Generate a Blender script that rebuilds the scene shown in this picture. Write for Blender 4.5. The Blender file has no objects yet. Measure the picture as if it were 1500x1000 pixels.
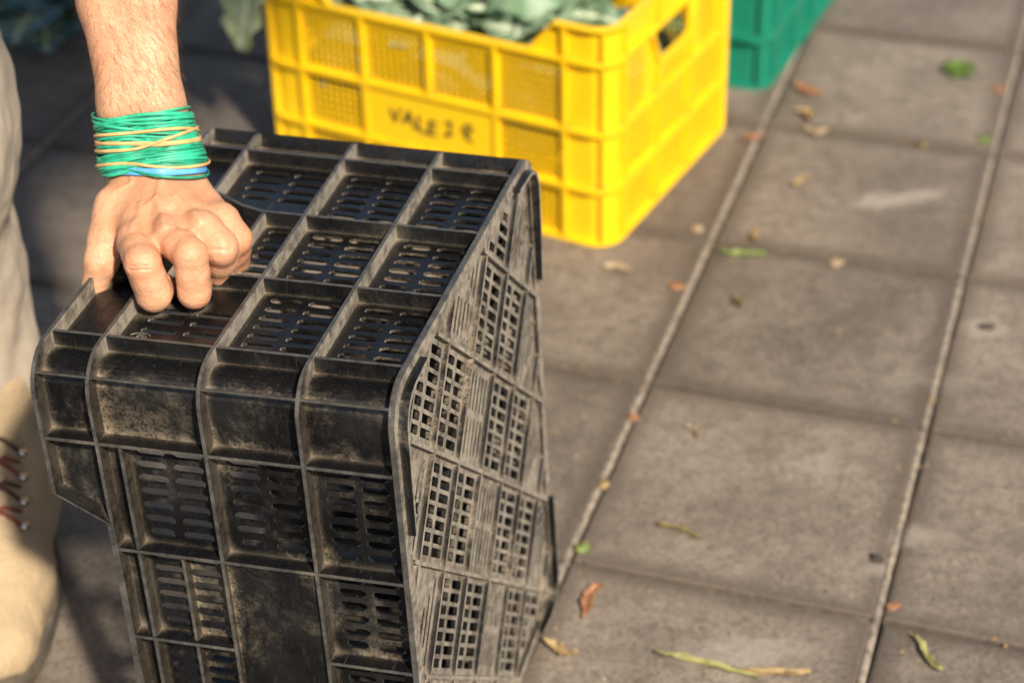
import bpy, bmesh, math, random
import numpy as np
from mathutils import Vector, Matrix, geometry, noise as mnoise

random.seed(7)
R = math.radians
scene = bpy.context.scene
COL = scene.collection

# ------------------------------------------------------------------ camera, sky, sun, exposure
PITCH, ROLL = 0.5966, -0.0245
cam_d = bpy.data.cameras.new('camera')
cam = bpy.data.objects.new('camera', cam_d)
COL.objects.link(cam)
cam_d.sensor_width = 36.0
cam_d.lens = 70.8
cam_d.clip_start = 0.02
cam_d.clip_end = 500.0
cp, sp = math.cos(PITCH), math.sin(PITCH)
fwd = Vector((0, cp, -sp)); r0 = Vector((1, 0, 0)); u0 = Vector((0, sp, cp))
rr = math.cos(ROLL) * r0 + math.sin(ROLL) * u0
uu = -math.sin(ROLL) * r0 + math.cos(ROLL) * u0
mw = Matrix((rr, uu, -fwd)).transposed().to_4x4()
mw.translation = Vector((0, 0, 1.25))
cam.matrix_world = mw
cam_d.dof.use_dof = True
cam_d.dof.focus_distance = 1.42
cam_d.dof.aperture_fstop = 4.5
cam_d.dof.aperture_blades = 9
scene.camera = cam

SUN_DIR = Vector((0.42, -0.908, 0.94)).normalized()
world = bpy.data.worlds.new('World')
scene.world = world
world.use_nodes = True
wn = world.node_tree.nodes; wl = world.node_tree.links
sky = wn.new('ShaderNodeTexSky')
sky.sky_type = 'NISHITA'
sky.sun_disc = False
sky.sun_elevation = math.asin(SUN_DIR.z)
sky.sun_rotation = math.atan2(SUN_DIR.x, SUN_DIR.y)
sky.air_density = 1.0; sky.dust_density = 1.5
wl.new(sky.outputs[0], wn['Background'].inputs[0])
wn['Background'].inputs[1].default_value = 0.085
sun_d = bpy.data.lights.new('sun', 'SUN')
sun = bpy.data.objects.new('sun', sun_d)
COL.objects.link(sun)
sun_d.energy = 4.3
sun_d.angle = R(2.8)
sun_d.color = (1.0, 0.905, 0.755)
sun.rotation_euler = SUN_DIR.to_track_quat('Z', 'Y').to_euler()
sun.location = SUN_DIR * 20
scene.view_settings.view_transform = 'Standard'
scene.view_settings.look = 'None'
scene.view_settings.exposure = 0.76
scene.view_settings.gamma = 1.0
scene.view_settings.use_curve_mapping = False

# ------------------------------------------------------------------ helpers
class MB:
    def __init__(s): s.v = []; s.f = []; s.m = []; s.sm = []
    def add(s, verts, faces, mat=0, smooth=False):
        o = len(s.v); s.v.extend([tuple(p) for p in verts])
        for i, f in enumerate(faces):
            s.f.append([o + k for k in f]); s.m.append(mat[i] if isinstance(mat, list) else mat); s.sm.append(smooth)
    def box(s, fn, a0, a1, b0, b1, c0, c1, mats=None):
        # fn maps (a,b,c) to xyz ; mats: material of the c1 face
        P = [fn(a, b, c) for c in (c0, c1) for b in (b0, b1) for a in (a0, a1)]
        F = [(0, 2, 3, 1), (4, 5, 7, 6), (0, 1, 5, 4), (1, 3, 7, 5), (3, 2, 6, 7), (2, 0, 4, 6)]
        s.add(P, F, [0, 1 if mats else 0, 0, 0, 0, 0])
    def sheet(s, fn, outer, holes, c0, c1):
        # flat sheet in (a,b) with holes, c0 back, c1 front
        vs = []; fs = []
        if sum(outer[i - 1][0] * outer[i][1] - outer[i][0] * outer[i - 1][1] for i in range(len(outer))) < 0: outer = outer[::-1]
        for loop in [outer] + holes:
            o = len(vs); vs.extend([Vector((p[0], p[1])) for p in loop]); fs.append(list(range(o, o + len(loop))))
        res = geometry.delaunay_2d_cdt(vs, [], fs, 1, 1e-7)
        ov, of, orig = res[0], res[2], res[5]
        tris = [t for t, og in zip(of, orig) if list(og) == [0]]
        n = len(ov)
        V = [fn(p.x, p.y, c1) for p in ov] + [fn(p.x, p.y, c0) for p in ov]
        F = [list(t) for t in tris] + [[k + n for k in reversed(t)] for t in tris]
        ed = {}
        for t in tris:
            for i in range(len(t)):
                a, b = t[i], t[(i + 1) % len(t)]
                if (b, a) in ed: del ed[(b, a)]
                else: ed[(a, b)] = 1
        F += [[b, a, a + n, b + n] for a, b in ed]
        s.add(V, F)
    def strip(s, path0, path1, axis, t, closed=False, edge_mat=0):
        # band between two polylines (inner, outer), thickened by +-t/2 along axis
        n = len(path0); ax = Vector(axis) * (t / 2)
        V = []
        for p, q in zip(path0, path1):
            p = Vector(p); q = Vector(q)
            V += [p - ax, q - ax, q + ax, p + ax]
        F = []; Mt = []
        rng = range(n if closed else n - 1)
        for i in rng:
            a = 4 * i; b = 4 * ((i + 1) % n)
            for k in range(4):
                k2 = (k + 1) % 4
                F.append([a + k, b + k, b + k2, a + k2]); Mt.append(edge_mat if k == 1 else 0)
        if not closed:
            F.append([0, 1, 2, 3]); F.append([4 * (n - 1) + k for k in (3, 2, 1, 0)]); Mt += [0, 0]
        s.add(V, F, Mt)
    def tube(s, pts, rad, seg=8, closed=False, flat=1.0, up=None, smooth=True):
        n = len(pts); pts = [Vector(p) for p in pts]
        V = []
        prev = None
        for i in range(n):
            t = (pts[(i + 1) % n] - pts[i - 1]) if closed else (pts[min(i + 1, n - 1)] - pts[max(i - 1, 0)])
            t.normalize()
            ref = up(i) if up else (prev if prev is not None else (Vector((0, 0, 1)) if abs(t.z) < .9 else Vector((1, 0, 0))))
            a = (ref - t * ref.dot(t)).normalized(); b = t.cross(a); prev = a
            rd = rad[i] if isinstance(rad, (list, tuple)) else rad
            for k in range(seg):
                an = 2 * math.pi * k / seg
                V.append(pts[i] + a * (math.cos(an) * rd) + b * (math.sin(an) * rd * flat))
        F = []
        for i in range(n if closed else n - 1):
            for k in range(seg):
                k2 = (k + 1) % seg; j = (i + 1) % n
                F.append([i * seg + k, i * seg + k2, j * seg + k2, j * seg + k])
        if not closed:
            F.append(list(reversed(range(seg)))); F.append([(n - 1) * seg + k for k in range(seg)])
        s.add(V, F, 0, smooth)
    def mesh(s, name, mats, fix=True, xf=None):
        me = bpy.data.meshes.new(name)
        v = [xf(Vector(p)) for p in s.v] if xf else s.v
        me.from_pydata([tuple(p) for p in v], [], s.f)
        for m in (mats if isinstance(mats, (list, tuple)) else [mats]): me.materials.append(m)
        me.polygons.foreach_set('material_index', s.m)
        me.polygons.foreach_set('use_smooth', s.sm)
        if fix:
            bm = bmesh.new(); bm.from_mesh(me)
            bmesh.ops.recalc_face_normals(bm, faces=bm.faces)
            bm.to_mesh(me); bm.free()
        me.update()
        return me
    def build(s, name, mats, parent=None, fix=True, xf=None):
        o = bpy.data.objects.new(name, s.mesh(name, mats, fix, xf)); COL.objects.link(o)
        if parent: o.parent = parent
        return o

def tag(o, label=None, cat=None, group=None, kind=None):
    if label: o['label'] = label
    if cat: o['category'] = cat
    if group: o['group'] = group
    if kind: o['kind'] = kind
    return o
def empty(name, loc=(0, 0, 0), rz=0, mat=None):
    o = bpy.data.objects.new(name, None); COL.objects.link(o); o.empty_display_size = .05
    if mat is not None: o.matrix_world = mat
    else:
        o.location = loc; o.rotation_euler = (0, 0, rz)
    return o

# ------------------------------------------------------------------ materials
class NT:
    def __init__(s, name):
        s.m = bpy.data.materials.new(name); s.m.use_nodes = True
        s.t = s.m.node_tree; s.b = s.t.nodes['Principled BSDF']
    def n(s, typ, **kw):
        nd = s.t.nodes.new('ShaderNode' + typ)
        for k, v in kw.items(): setattr(nd, k, v)
        return nd
    def l(s, a, b): s.t.links.new(a, b)
    def val(s, sock, v):
        if hasattr(v, 'is_linked') or hasattr(v, 'links'): s.l(v, sock)
        else: sock.default_value = v
    def noise(s, vec, scale, detail=4, rough=.6, dist=0.0):
        nd = s.n('TexNoise'); nd.inputs['Scale'].default_value = scale; nd.inputs['Detail'].default_value = detail
        nd.inputs['Roughness'].default_value = rough; nd.inputs['Distortion'].default_value = dist
        if vec is not None: s.l(vec, nd.inputs['Vector'])
        return nd.outputs['Fac']
    def ramp(s, fac, lo, hi, a=0.0, b=1.0):
        nd = s.n('MapRange'); nd.interpolation_type = 'SMOOTHSTEP'
        s.l(fac, nd.inputs[0]); nd.inputs[1].default_value = lo; nd.inputs[2].default_value = hi
        nd.inputs[3].default_value = a; nd.inputs[4].default_value = b
        return nd.outputs[0]
    def math(s, op, a, b=None, clamp=False):
        nd = s.n('Math', operation=op, use_clamp=clamp); s.val(nd.inputs[0], a)
        if b is not None: s.val(nd.inputs[1], b)
        return nd.outputs[0]
    def mix(s, fac, a, b, mode='MIX'):
        nd = s.n('Mix', data_type='RGBA', blend_type=mode)
        s.val(nd.inputs[0], fac)
        for k, v in ((6, a), (7, b)):
            if isinstance(v, tuple): nd.inputs[k].default_value = (*v, 1)
            else: s.l(v, nd.inputs[k])
        return nd.outputs[2]
    def obj(s): return s.n('TexCoord').outputs['Object']
    def pos(s): return s.n('NewGeometry').outputs['Position']
    def bump(s, h, strength, dist=.001):
        nd = s.n('Bump'); nd.inputs['Strength'].default_value = strength; nd.inputs['Distance'].default_value = dist
        s.l(h, nd.inputs['Height']); s.l(nd.outputs[0], s.b.inputs['Normal'])
    def set(s, col=None, rough=None, **kw):
        if col is not None:
            if isinstance(col, tuple): s.b.inputs['Base Color'].default_value = (*col, 1)
            else: s.l(col, s.b.inputs['Base Color'])
        if rough is not None: s.val(s.b.inputs['Roughness'], rough)
        for k, v in kw.items(): s.val(s.b.inputs[k.replace('_', ' ')], v)
        return s.m

TA, TB = .2961, .3041
STRIP_W, CREV, JW = .0068, .0032, .0058
def mat_tile():
    t = NT('paving_concrete'); p = t.pos()
    rnd = t.n('ObjectInfo').outputs['Random']
    big = t.noise(p, 7, 5, .6); mid = t.noise(p, 45, 5, .7); fine = t.noise(p, 420, 3, .7)
    c = t.mix(t.ramp(big, .3, .7), (.155, .124, .098), (.275, .225, .178))
    c = t.mix(t.ramp(mid, .40, .70, 0, .65), c, (.095, .074, .056))
    c = t.mix(t.ramp(mid, .62, .8, 0, .6), c, (.25, .21, .17))
    c = t.mix(t.ramp(fine, .54, .70, 0, .6), c, (.07, .055, .044))
    c = t.mix(t.ramp(fine, .30, .44, .40, 0), c, (.34, .29, .24))
    grain = t.noise(p, 170, 4, .75)
    c = t.mix(t.ramp(grain, .50, .64, 0, .78), c, (.085, .066, .052))
    c = t.mix(t.ramp(grain, .30, .44, .5, 0), c, (.32, .265, .215))
    sc1 = t.noise(p, 15, 6, .7, .4)
    c = t.mix(t.math('MULTIPLY', t.ramp(sc1, .60, .76, 0, .55), t.ramp(grain, .3, .6)), c, (.40, .35, .295))
    so = t.n('SeparateXYZ'); t.l(t.obj(), so.inputs[0])
    ww, dd = TA - STRIP_W - CREV, TB - JW
    ex = t.math('MINIMUM', so.outputs['X'], t.math('SUBTRACT', ww, so.outputs['X'])); ey = t.math('MINIMUM', so.outputs['Y'], t.math('SUBTRACT', dd, so.outputs['Y']))
    ed = t.math('ADD', t.math('MINIMUM', ex, ey), t.math('MULTIPLY', t.math('SUBTRACT', mid, .5), .03))
    c = t.mix(t.ramp(ed, .001, .028, .74, 0), c, (.085, .064, .046))
    v = t.n('HueSaturation'); t.l(c, v.inputs['Color'])
    t.l(t.ramp(rnd, 0, 1, .82, 1.14), v.inputs['Value']); c = v.outputs[0]
    # pale dried splashes with ragged edges, at their own places on the paving
    wob = t.n('TexNoise'); wob.inputs['Scale'].default_value = 28; wob.inputs['Detail'].default_value = 5; t.l(p, wob.inputs['Vector'])
    for (x, y, rx, ry, an, st) in STAINS:
        mp = t.n('Mapping', vector_type='TEXTURE')
        mp.inputs['Location'].default_value = (x, y, 0); mp.inputs['Rotation'].default_value = (0, 0, an)
        mp.inputs['Scale'].default_value = (rx, ry, 1)
        t.l(p, mp.inputs['Vector'])
        ln = t.n('VectorMath', operation='LENGTH'); t.l(mp.outputs[0], ln.inputs[0])
        d = t.math('ADD', ln.outputs['Value'], t.math('MULTIPLY', t.math('SUBTRACT', wob.outputs['Fac'], .5), 3.6))
        c = t.mix(t.ramp(d, .1, 1.45, st * .75, 0), c, (.42, .37, .31))
    pit = t.n('TexVoronoi'); pit.inputs['Scale'].default_value = 30; t.l(p, pit.inputs['Vector'])
    h = t.math('ADD', t.math('MULTIPLY', fine, 1.3), t.math('MULTIPLY', mid, 2.0))
    h = t.math('ADD', h, t.ramp(pit.outputs['Distance'], .02, .10, -1.0, 0))
    c = t.mix(t.ramp(pit.outputs['Distance'], .02, .09, .65, 0), c, (.045, .036, .03))
    t.bump(h, .8, .0019)
    return t.set(c, t.ramp(mid, .3, .7, .62, .82))
STAINS = [(.481, 2.132, .055, .020, .25, .8), (.201, 1.331, .05, .030, .2, .55), (.385, 1.49, .03, .014, .1, .55), (.345, 1.448, .02, .01, .3, .5),
          (.44, 1.75, .06, .02, -.2, .25), (.30, 1.60, .03, .02, .4, .3), (-.36, 1.62, .05, .04, .3, .4), (-.40, 1.83, .05, .03, .3, .35), (.525, 1.845, .03, .016, 0, .5)]

def mat_simple(name, col, rough=.6, var=.25, scale=60, bump=.3, bs=None, **kw):
    t = NT(name); p = t.obj()
    nz = t.noise(p, scale, 4, .6)
    c = t.mix(t.ramp(nz, .3, .7), tuple(x * (1 - var) for x in col), tuple(min(1, x * (1 + var)) for x in col))
    t.bump(t.noise(p, bs or scale * 6, 3, .6), bump, .0006)
    return t.set(c, rough, **kw)

def mat_black(name, base_dust=.0, scuff=0.0):
    """black crate plastic, with dry mud caught in corners and dust on the faces turned toward the base"""
    t = NT(name); p = t.obj()
    g1 = t.noise(p, 16, 5, .65); g2 = t.noise(p, 110, 5, .7); g3 = t.noise(p, 520, 3, .6)
    st = t.n('Mapping'); st.inputs['Scale'].default_value = (60, 500, 500); t.l(p, st.inputs['Vector'])
    scr = t.noise(st.outputs[0], 1, 3, .6)
    ao = t.n('AmbientOcclusion'); ao.samples = 5; ao.inputs['Distance'].default_value = .012
    crev = t.ramp(ao.outputs['AO'], .16, .38, 1.0, 0)
    wide = t.ramp(ao.outputs['AO'], .40, .95, 1, .25)
    gm = t.n('NewGeometry').outputs['Normal']
    vt = t.n('VectorTransform', vector_type='NORMAL', convert_from='WORLD', convert_to='OBJECT'); t.l(gm, vt.inputs[0])
    sx = t.n('SeparateXYZ'); t.l(vt.outputs[0], sx.inputs[0])
    facing = t.ramp(t.math('MULTIPLY', sx.outputs['Z'], -1.0), .35, .9)
    ob = t.n('SeparateXYZ'); t.l(p, ob.inputs[0])
    raw = facing
    facing = t.math('MULTIPLY', facing, t.math('MAXIMUM', t.ramp(ob.outputs['Y'], -.177, -.150, .16, .95), t.ramp(ob.outputs['Z'], .004, .010, 1, 0)))
    d1 = t.math('MULTIPLY', crev, t.ramp(t.math('ADD', g1, t.math('MULTIPLY', g2, .6)), .50, .80))
    d2 = t.math('MULTIPLY', facing, t.ramp(t.math('ADD', g2, t.math('MULTIPLY', g1, .5)), .52, .92, .22, .88))
    front = t.ramp(t.math('MULTIPLY', sx.outputs['Y'], -1.0), .2, .9)
    big = t.noise(p, 10, 6, .72, .3)
    brk = t.math('ADD', t.math('MULTIPLY', g2, .6), t.math('MULTIPLY', g3, .5))
    d3 = t.math('MULTIPLY', t.math('MULTIPLY', t.ramp(big, .49, .66), t.ramp(brk, .42, .64, .15, 1)), t.math('MULTIPLY', wide, t.ramp(front, 0, 1, .04, .80)))
    nearside = t.ramp(ob.outputs['Y'], -.176, -.172, 1, 0)
    upright = t.ramp(ob.outputs['X'], .2183, .2192)
    d1 = t.math('MULTIPLY', d1, t.math('SUBTRACT', 1.0, t.math('MULTIPLY', t.math('MULTIPLY', front, upright), .70)))
    d1 = t.math('MULTIPLY', d1, t.math('SUBTRACT', 1.0, t.math('MULTIPLY', t.math('MULTIPLY', raw, nearside), .62)))
    d3 = t.math('MULTIPLY', d3, t.math('SUBTRACT', 1.0, t.math('MULTIPLY', upright, .8)))
    dust = t.math('MAXIMUM', t.math('MAXIMUM', d1, d2), t.math('MAXIMUM', d3, base_dust))
    dust = t.math('MULTIPLY', dust, t.ramp(g3, .2, .6, .8, 1.0))
    dcol = t.mix(g1, (.31, .215, .125), (.48, .41, .31))
    dcol = t.mix(t.ramp(facing, 0, 1, 0, .65), dcol, (.36, .32, .265))
    plast = t.mix(t.ramp(scr, .55, .75, 0, .5 + scuff * .4), (.005, .005, .0055), (.032, .033, .033))
    plast = t.mix(t.math('MULTIPLY', front, t.ramp(g1, .40, .65, 0, .35)), plast, (.028, .027, .026))
    if scuff: plast = t.mix(t.ramp(g2, .3, .7, scuff * .4, scuff), plast, (.16, .15, .135))
    sm = t.n('Mapping'); sm.inputs['Rotation'].default_value = (.4, .9, .5); sm.inputs['Scale'].default_value = (900, 30, 700); t.l(p, sm.inputs['Vector'])
    scl = t.ramp(t.noise(sm.outputs[0], 1, 2, .5), .70, .76, 0, .25)
    plast = t.mix(scl, plast, (.20, .19, .17))
    c = t.mix(dust, plast, dcol)
    t.bump(t.math('ADD', t.math('MULTIPLY', g3, .35), t.math('ADD', t.math('MULTIPLY', dust, .6), t.math('MULTIPLY', g2, .5))), .45, .0009)
    ro = t.math('ADD', t.ramp(g2, .3, .7, .17 + scuff * .15, .44 + scuff * .15), t.math('MULTIPLY', dust, .5), True)
    return t.set(c, ro, Specular_IOR_Level=.34)

def mat_plastic(name, col, dirt=(.25, .16, .05), rough=.34, amt=.35):
    t = NT(name); p = t.obj()
    g1 = t.noise(p, 22, 5, .65); g2 = t.noise(p, 160, 4, .7)
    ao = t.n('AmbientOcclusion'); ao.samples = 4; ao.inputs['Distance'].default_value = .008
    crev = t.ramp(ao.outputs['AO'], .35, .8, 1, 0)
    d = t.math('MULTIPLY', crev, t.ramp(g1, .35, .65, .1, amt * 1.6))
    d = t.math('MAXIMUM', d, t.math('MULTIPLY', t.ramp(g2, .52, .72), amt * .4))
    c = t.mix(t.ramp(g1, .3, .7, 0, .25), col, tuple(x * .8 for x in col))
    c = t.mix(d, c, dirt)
    t.bump(g2, .15, .0006)
    return t.set(c, t.math('ADD', rough, t.math('MULTIPLY', d, .5)))

def mat_skin():
    t = NT('skin'); p = t.obj()
    a = t.noise(p, 38, 4, .6); b = t.noise(p, 260, 4, .65); f = t.noise(p, 1300, 2, .6)
    c = t.mix(t.ramp(a, .3, .7), (.57, .265, .140), (.66, .36, .21))
    c = t.mix(t.ramp(b, .48, .72, 0, .3), c, (.54, .20, .11))
    c = t.mix(t.ramp(f, .60, .72, 0, .45), c, (.33, .145, .075))
    fa = t.n('Attribute'); fa.attribute_name = 'flush'
    c = t.mix(t.math('MULTIPLY', fa.outputs['Fac'], t.ramp(b, .25, .65, .2, .7)), c, (.60, .215, .12))
    c = t.mix(t.ramp(t.noise(p, 95, 3, .6), .55, .72, 0, .35), c, (.43, .20, .095))
    vo = t.n('TexVoronoi', feature='DISTANCE_TO_EDGE'); vo.inputs['Scale'].default_value = 330
    dn = t.n('TexNoise'); dn.inputs['Scale'].default_value = 60; t.l(p, dn.inputs['Vector'])
    ad = t.n('VectorMath', operation='MULTIPLY_ADD'); t.l(dn.outputs['Color'], ad.inputs[0]); ad.inputs[1].default_value = (.012,) * 3; t.l(p, ad.inputs[2])
    t.l(ad.outputs[0], vo.inputs['Vector'])
    mp = t.n('Mapping'); mp.inputs['Rotation'].default_value = (.5, 0, .35); mp.inputs['Scale'].default_value = (60, 230, 260); t.l(ad.outputs[0], mp.inputs['Vector'])
    wr = t.noise(mp.outputs[0], 1, 3, .55, .6)
    h = t.math('ADD', t.math('MULTIPLY', t.ramp(vo.outputs['Distance'], 0, .12), .35), t.math('ADD', t.math('MULTIPLY', wr, 1.5), t.math('MULTIPLY', b, .6)))
    t.bump(h, .42, .0010)
    return t.set(c, t.ramp(b, .3, .7, .42, .6), Subsurface_Weight=.12, Subsurface_Radius=(.9, .35, .2), Subsurface_Scale=.006)

def mat_fabric(name, col, scale=900):
    t = NT(name); p = t.obj()
    g = t.noise(p, 9, 5, .6); w = t.noise(p, scale, 2, .5)
    c = t.mix(t.ramp(g, .3, .7), tuple(x * .8 for x in col), tuple(x * 1.1 for x in col))
    c = t.mix(t.ramp(w, .4, .6, 0, .3), c, tuple(x * .55 for x in col))
    t.bump(t.math('ADD', w, t.math('MULTIPLY', t.noise(p, 35, 4, .6), 2.5)), .5, .0016)
    return t.set(c, .92)

def mat_leaf(name, a, b, scale=30, rough=.5, trans=.15):
    t = NT(name); p = t.obj()
    g = t.noise(p, scale, 5, .65); f = t.noise(p, scale * 12, 3, .6)
    c = t.mix(t.ramp(g, .35, .65), a, b)
    c = t.mix(t.ramp(f, .5, .75, 0, .4), c, tuple(x * .45 for x in a))
    t.bump(f, .5, .001)
    return t.set(c, rough)

M_TILE = mat_tile()
M_MORTAR = mat_simple('pale_mortar', (.225, .185, .145), .9, .5, 90, 1.0)
M_JOINT = mat_simple('dark_joint_sand', (.12, .095, .07), .95, .4, 120, .9)
M_SOIL = mat_simple('dark_soil', (.05, .04, .032), .95, .4, 20, .6)
M_BLACK = mat_black('black_crate_plastic')
M_BLACK_E = mat_black('black_crate_scuffed_edge', scuff=.5)
M_YELLOW = mat_plastic('yellow_crate_plastic', (.88, .54, .006), (.40, .19, .02), amt=.55)
M_GREEN = mat_plastic('green_crate_plastic', (.008, .20, .125), (.05, .09, .06))
M_INK = mat_simple('black_marker_ink', (.035, .030, .012), .6, .3, 200, .1)
M_SKIN = mat_skin()
M_HAIR = mat_simple('arm_hair', (.16, .08, .035), .5, .2, 50, 0)
M_RUB_G = mat_simple('green_rubber', (.028, .40, .225), .42, .22, 90, .2)
M_RUB_G2 = mat_simple('deep_green_rubber', (.014, .27, .15), .42, .2, 90, .2)
M_RUB_T = mat_simple('tan_rubber', (.66, .38, .15), .5, .15, 90, .2)
M_RUB_B = mat_simple('blue_rubber', (.10, .36, .66), .45, .12, 90, .2)
M_TROUSER = mat_fabric('khaki_cotton', (.47, .385, .30))
M_SHIRT = mat_fabric('grey_cotton', (.16, .17, .19))
M_SUEDE = mat_fabric('tan_suede', (.43, .315, .19), 500)
M_SOLE = mat_simple('boot_sole_rubber', (.095, .075, .055), .85, .3, 40, .5)
M_LACE = mat_fabric('dark_lace', (.07, .025, .02))
M_METAL = NT('eyelet_metal').set((.55, .5, .45), .3, Metallic=1.0)
M_REDLACE = mat_fabric('red_lace', (.22, .045, .03))
M_CAUL = mat_leaf('cauliflower_leaf', (.12, .21, .11), (.26, .36, .24), 25)
M_CAULD = mat_leaf('dark_cabbage_leaf', (.035, .075, .06), (.075, .13, .11), 25)
M_RIB = mat_leaf('pale_leaf_rib', (.44, .50, .34), (.56, .60, .46), 25)
M_PALE = mat_leaf('pale_green_leaf', (.42, .50, .24), (.54, .60, .34), 25)
M_BLUEGREEN = mat_leaf('blue_green_leaf', (.04, .10, .11), (.09, .18, .20), 25)

# ------------------------------------------------------------------ ground and paving
mb = MB()
mb.add([(-60, -60, -.045), (60, -60, -.045), (60, 60, -.045), (-60, 60, -.045)], [(0, 1, 2, 3)])
tag(mb.build('ground', M_SOIL), kind='structure')

pav = tag(empty('pavement'), kind='structure')
ANG = -.32265
OX, OY = .04535, 1.46795
av = Vector((math.cos(ANG), math.sin(ANG), 0)); bv = Vector((-math.sin(ANG), math.cos(ANG), 0))

def tile_mesh(seed):
    rnd = random.Random(seed)
    w, d = TA - STRIP_W - CREV, TB - JW
    N = 7
    xs = [0, .05, .25, .5, .75, .95, 1]
    mb = MB(); V = []; F = []
    def hz(x, y, e):
        return .0014 * mnoise.noise(Vector((x * 9 + seed * 7, y * 9, 3.3))) - (.0016 if e else 0)
    for j, y in enumerate(xs):
        for i, x in enumerate(xs):
            e = i in (0, N - 1) or j in (0, N - 1)
            jx = rnd.uniform(-.0009, .0009) if i in (0, N - 1) else 0
            jy = rnd.uniform(-.0009, .0009) if j in (0, N - 1) else 0
            # the row just inside the rim sits close to it: a worn arris
            px = {1: .0035, 5: w - .0035}.get(i, x * w); py = {1: .0035, 5: d - .0035}.get(j, y * d)
            V.append((px + jx, py + jy, hz(px, py, e)))
    for j in range(N - 1):
        for i in range(N - 1):
            F.append([j * N + i, j * N + i + 1, (j + 1) * N + i + 1, (j + 1) * N + i])
    rim = [i for i in range(N)] + [j * N + N - 1 for j in range(1, N)] + [(N - 1) * N + i for i in range(N - 2, -1, -1)] + [j * N for j in range(N - 2, 0, -1)]
    o = len(V)
    for k in rim: V.append((V[k][0], V[k][1], -.04))
    n = len(rim)
    for k in range(n):
        F.append([rim[k], o + k, o + (k + 1) % n, rim[(k + 1) % n]])
    mb.add(V, F, 0, False)
    return mb.mesh('paving_tile', M_TILE)
tms = [tile_mesh(s) for s in range(6)]
def strip_mesh(seed):
    mb = MB(); n = 9; V = []; F = []
    for i in range(n):
        y = TB * i / (n - 1)
        a = .0008 * mnoise.noise(Vector((seed * 5.1, i * .9, 0))); b = .0011 * mnoise.noise(Vector((seed * 5.1, i * 1.1, 9)))
        z = .0000 + .0008 * mnoise.noise(Vector((seed * 3.1, i * .8, 4)))
        V += [(0, y, -.03), (0, y, z - .0012), (.0015, y, z), (STRIP_W - .0022 + b, y, z), (STRIP_W + b, y, z - .0022), (STRIP_W + b * .5, y, -.03)]
    for i in range(n - 1):
        for k in range(5): F.append([i * 6 + k, i * 6 + k + 1, (i + 1) * 6 + k + 1, (i + 1) * 6 + k])
    mb.add(V, F); return mb.mesh('mortar_strip', M_MORTAR)
sms = [strip_mesh(s) for s in range(4)]
jm = MB(); jm.add([(0, 0, -.0046), (TA - STRIP_W - CREV, 0, -.0050), (TA - STRIP_W - CREV, JW + .002, -.0044), (0, JW + .002, -.0052)], [(0, 1, 2, 3)])
jmesh = jm.mesh('joint_fill', M_JOINT)
org = Vector((OX, OY, 0))
for i in range(-6, 5):
    for j in range(-3, 8):
        c = org + av * (TA * i) + bv * (TB * j)
        if not (-1.7 < c.x < 1.5 and .8 < c.y < 3.9): continue
        k = (i * 7 + j * 13) % 6
        for nm, me, off in (('paving_tile', tms[k], av * (STRIP_W * .5 + CREV) + bv * (JW / 2)), ('mortar_strip', sms[(i + 2 * j) % 4], av * (-STRIP_W * .5)),
                            ('joint_fill', jmesh, av * (STRIP_W * .5 + CREV) - bv * (JW / 2 + .001))):
            o = bpy.data.objects.new(nm, me); COL.objects.link(o); o.parent = pav
            o.location = c + off
            if nm == 'paving_tile':
                o.rotation_euler = (random.uniform(-.002, .002), random.uniform(-.002, .002), ANG + random.uniform(-.0025, .0025))
                o.location.z += random.uniform(-.0008, .0006)
            else: o.rotation_euler = (0, 0, ANG)

# ------------------------------------------------------------------ crates
def stadium(cx, cy, hl, hw, horiz=True, n=3):
    pts = []
    for sgn, st in ((1, -90), (-1, 90)):
        for k in range(n + 1):
            a = R(st + 180 * k / n)
            pts.append((sgn * (hl - hw) + hw * math.cos(a), hw * math.sin(a)))
    return [(cx + (x if horiz else y), cy + (y if horiz else x)) if horiz else (cx - y, cy + x) for x, y in pts]
def rrect(cx, cy, hx, hy, r, ang=0, n=2):
    pts = []
    for sx, sy, st in ((1, 1, 0), (-1, 1, 90), (-1, -1, 180), (1, -1, 270)):
        for k in range(n + 1):
            a = R(st + 90 * k / n); pts.append((sx * (hx - r) + r * math.cos(a), sy * (hy - r) + r * math.sin(a)))
    c, s = math.cos(ang), math.sin(ang)
    return [(cx + x * c - y * s, cy + x * s + y * c) for x, y in pts]

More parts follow.
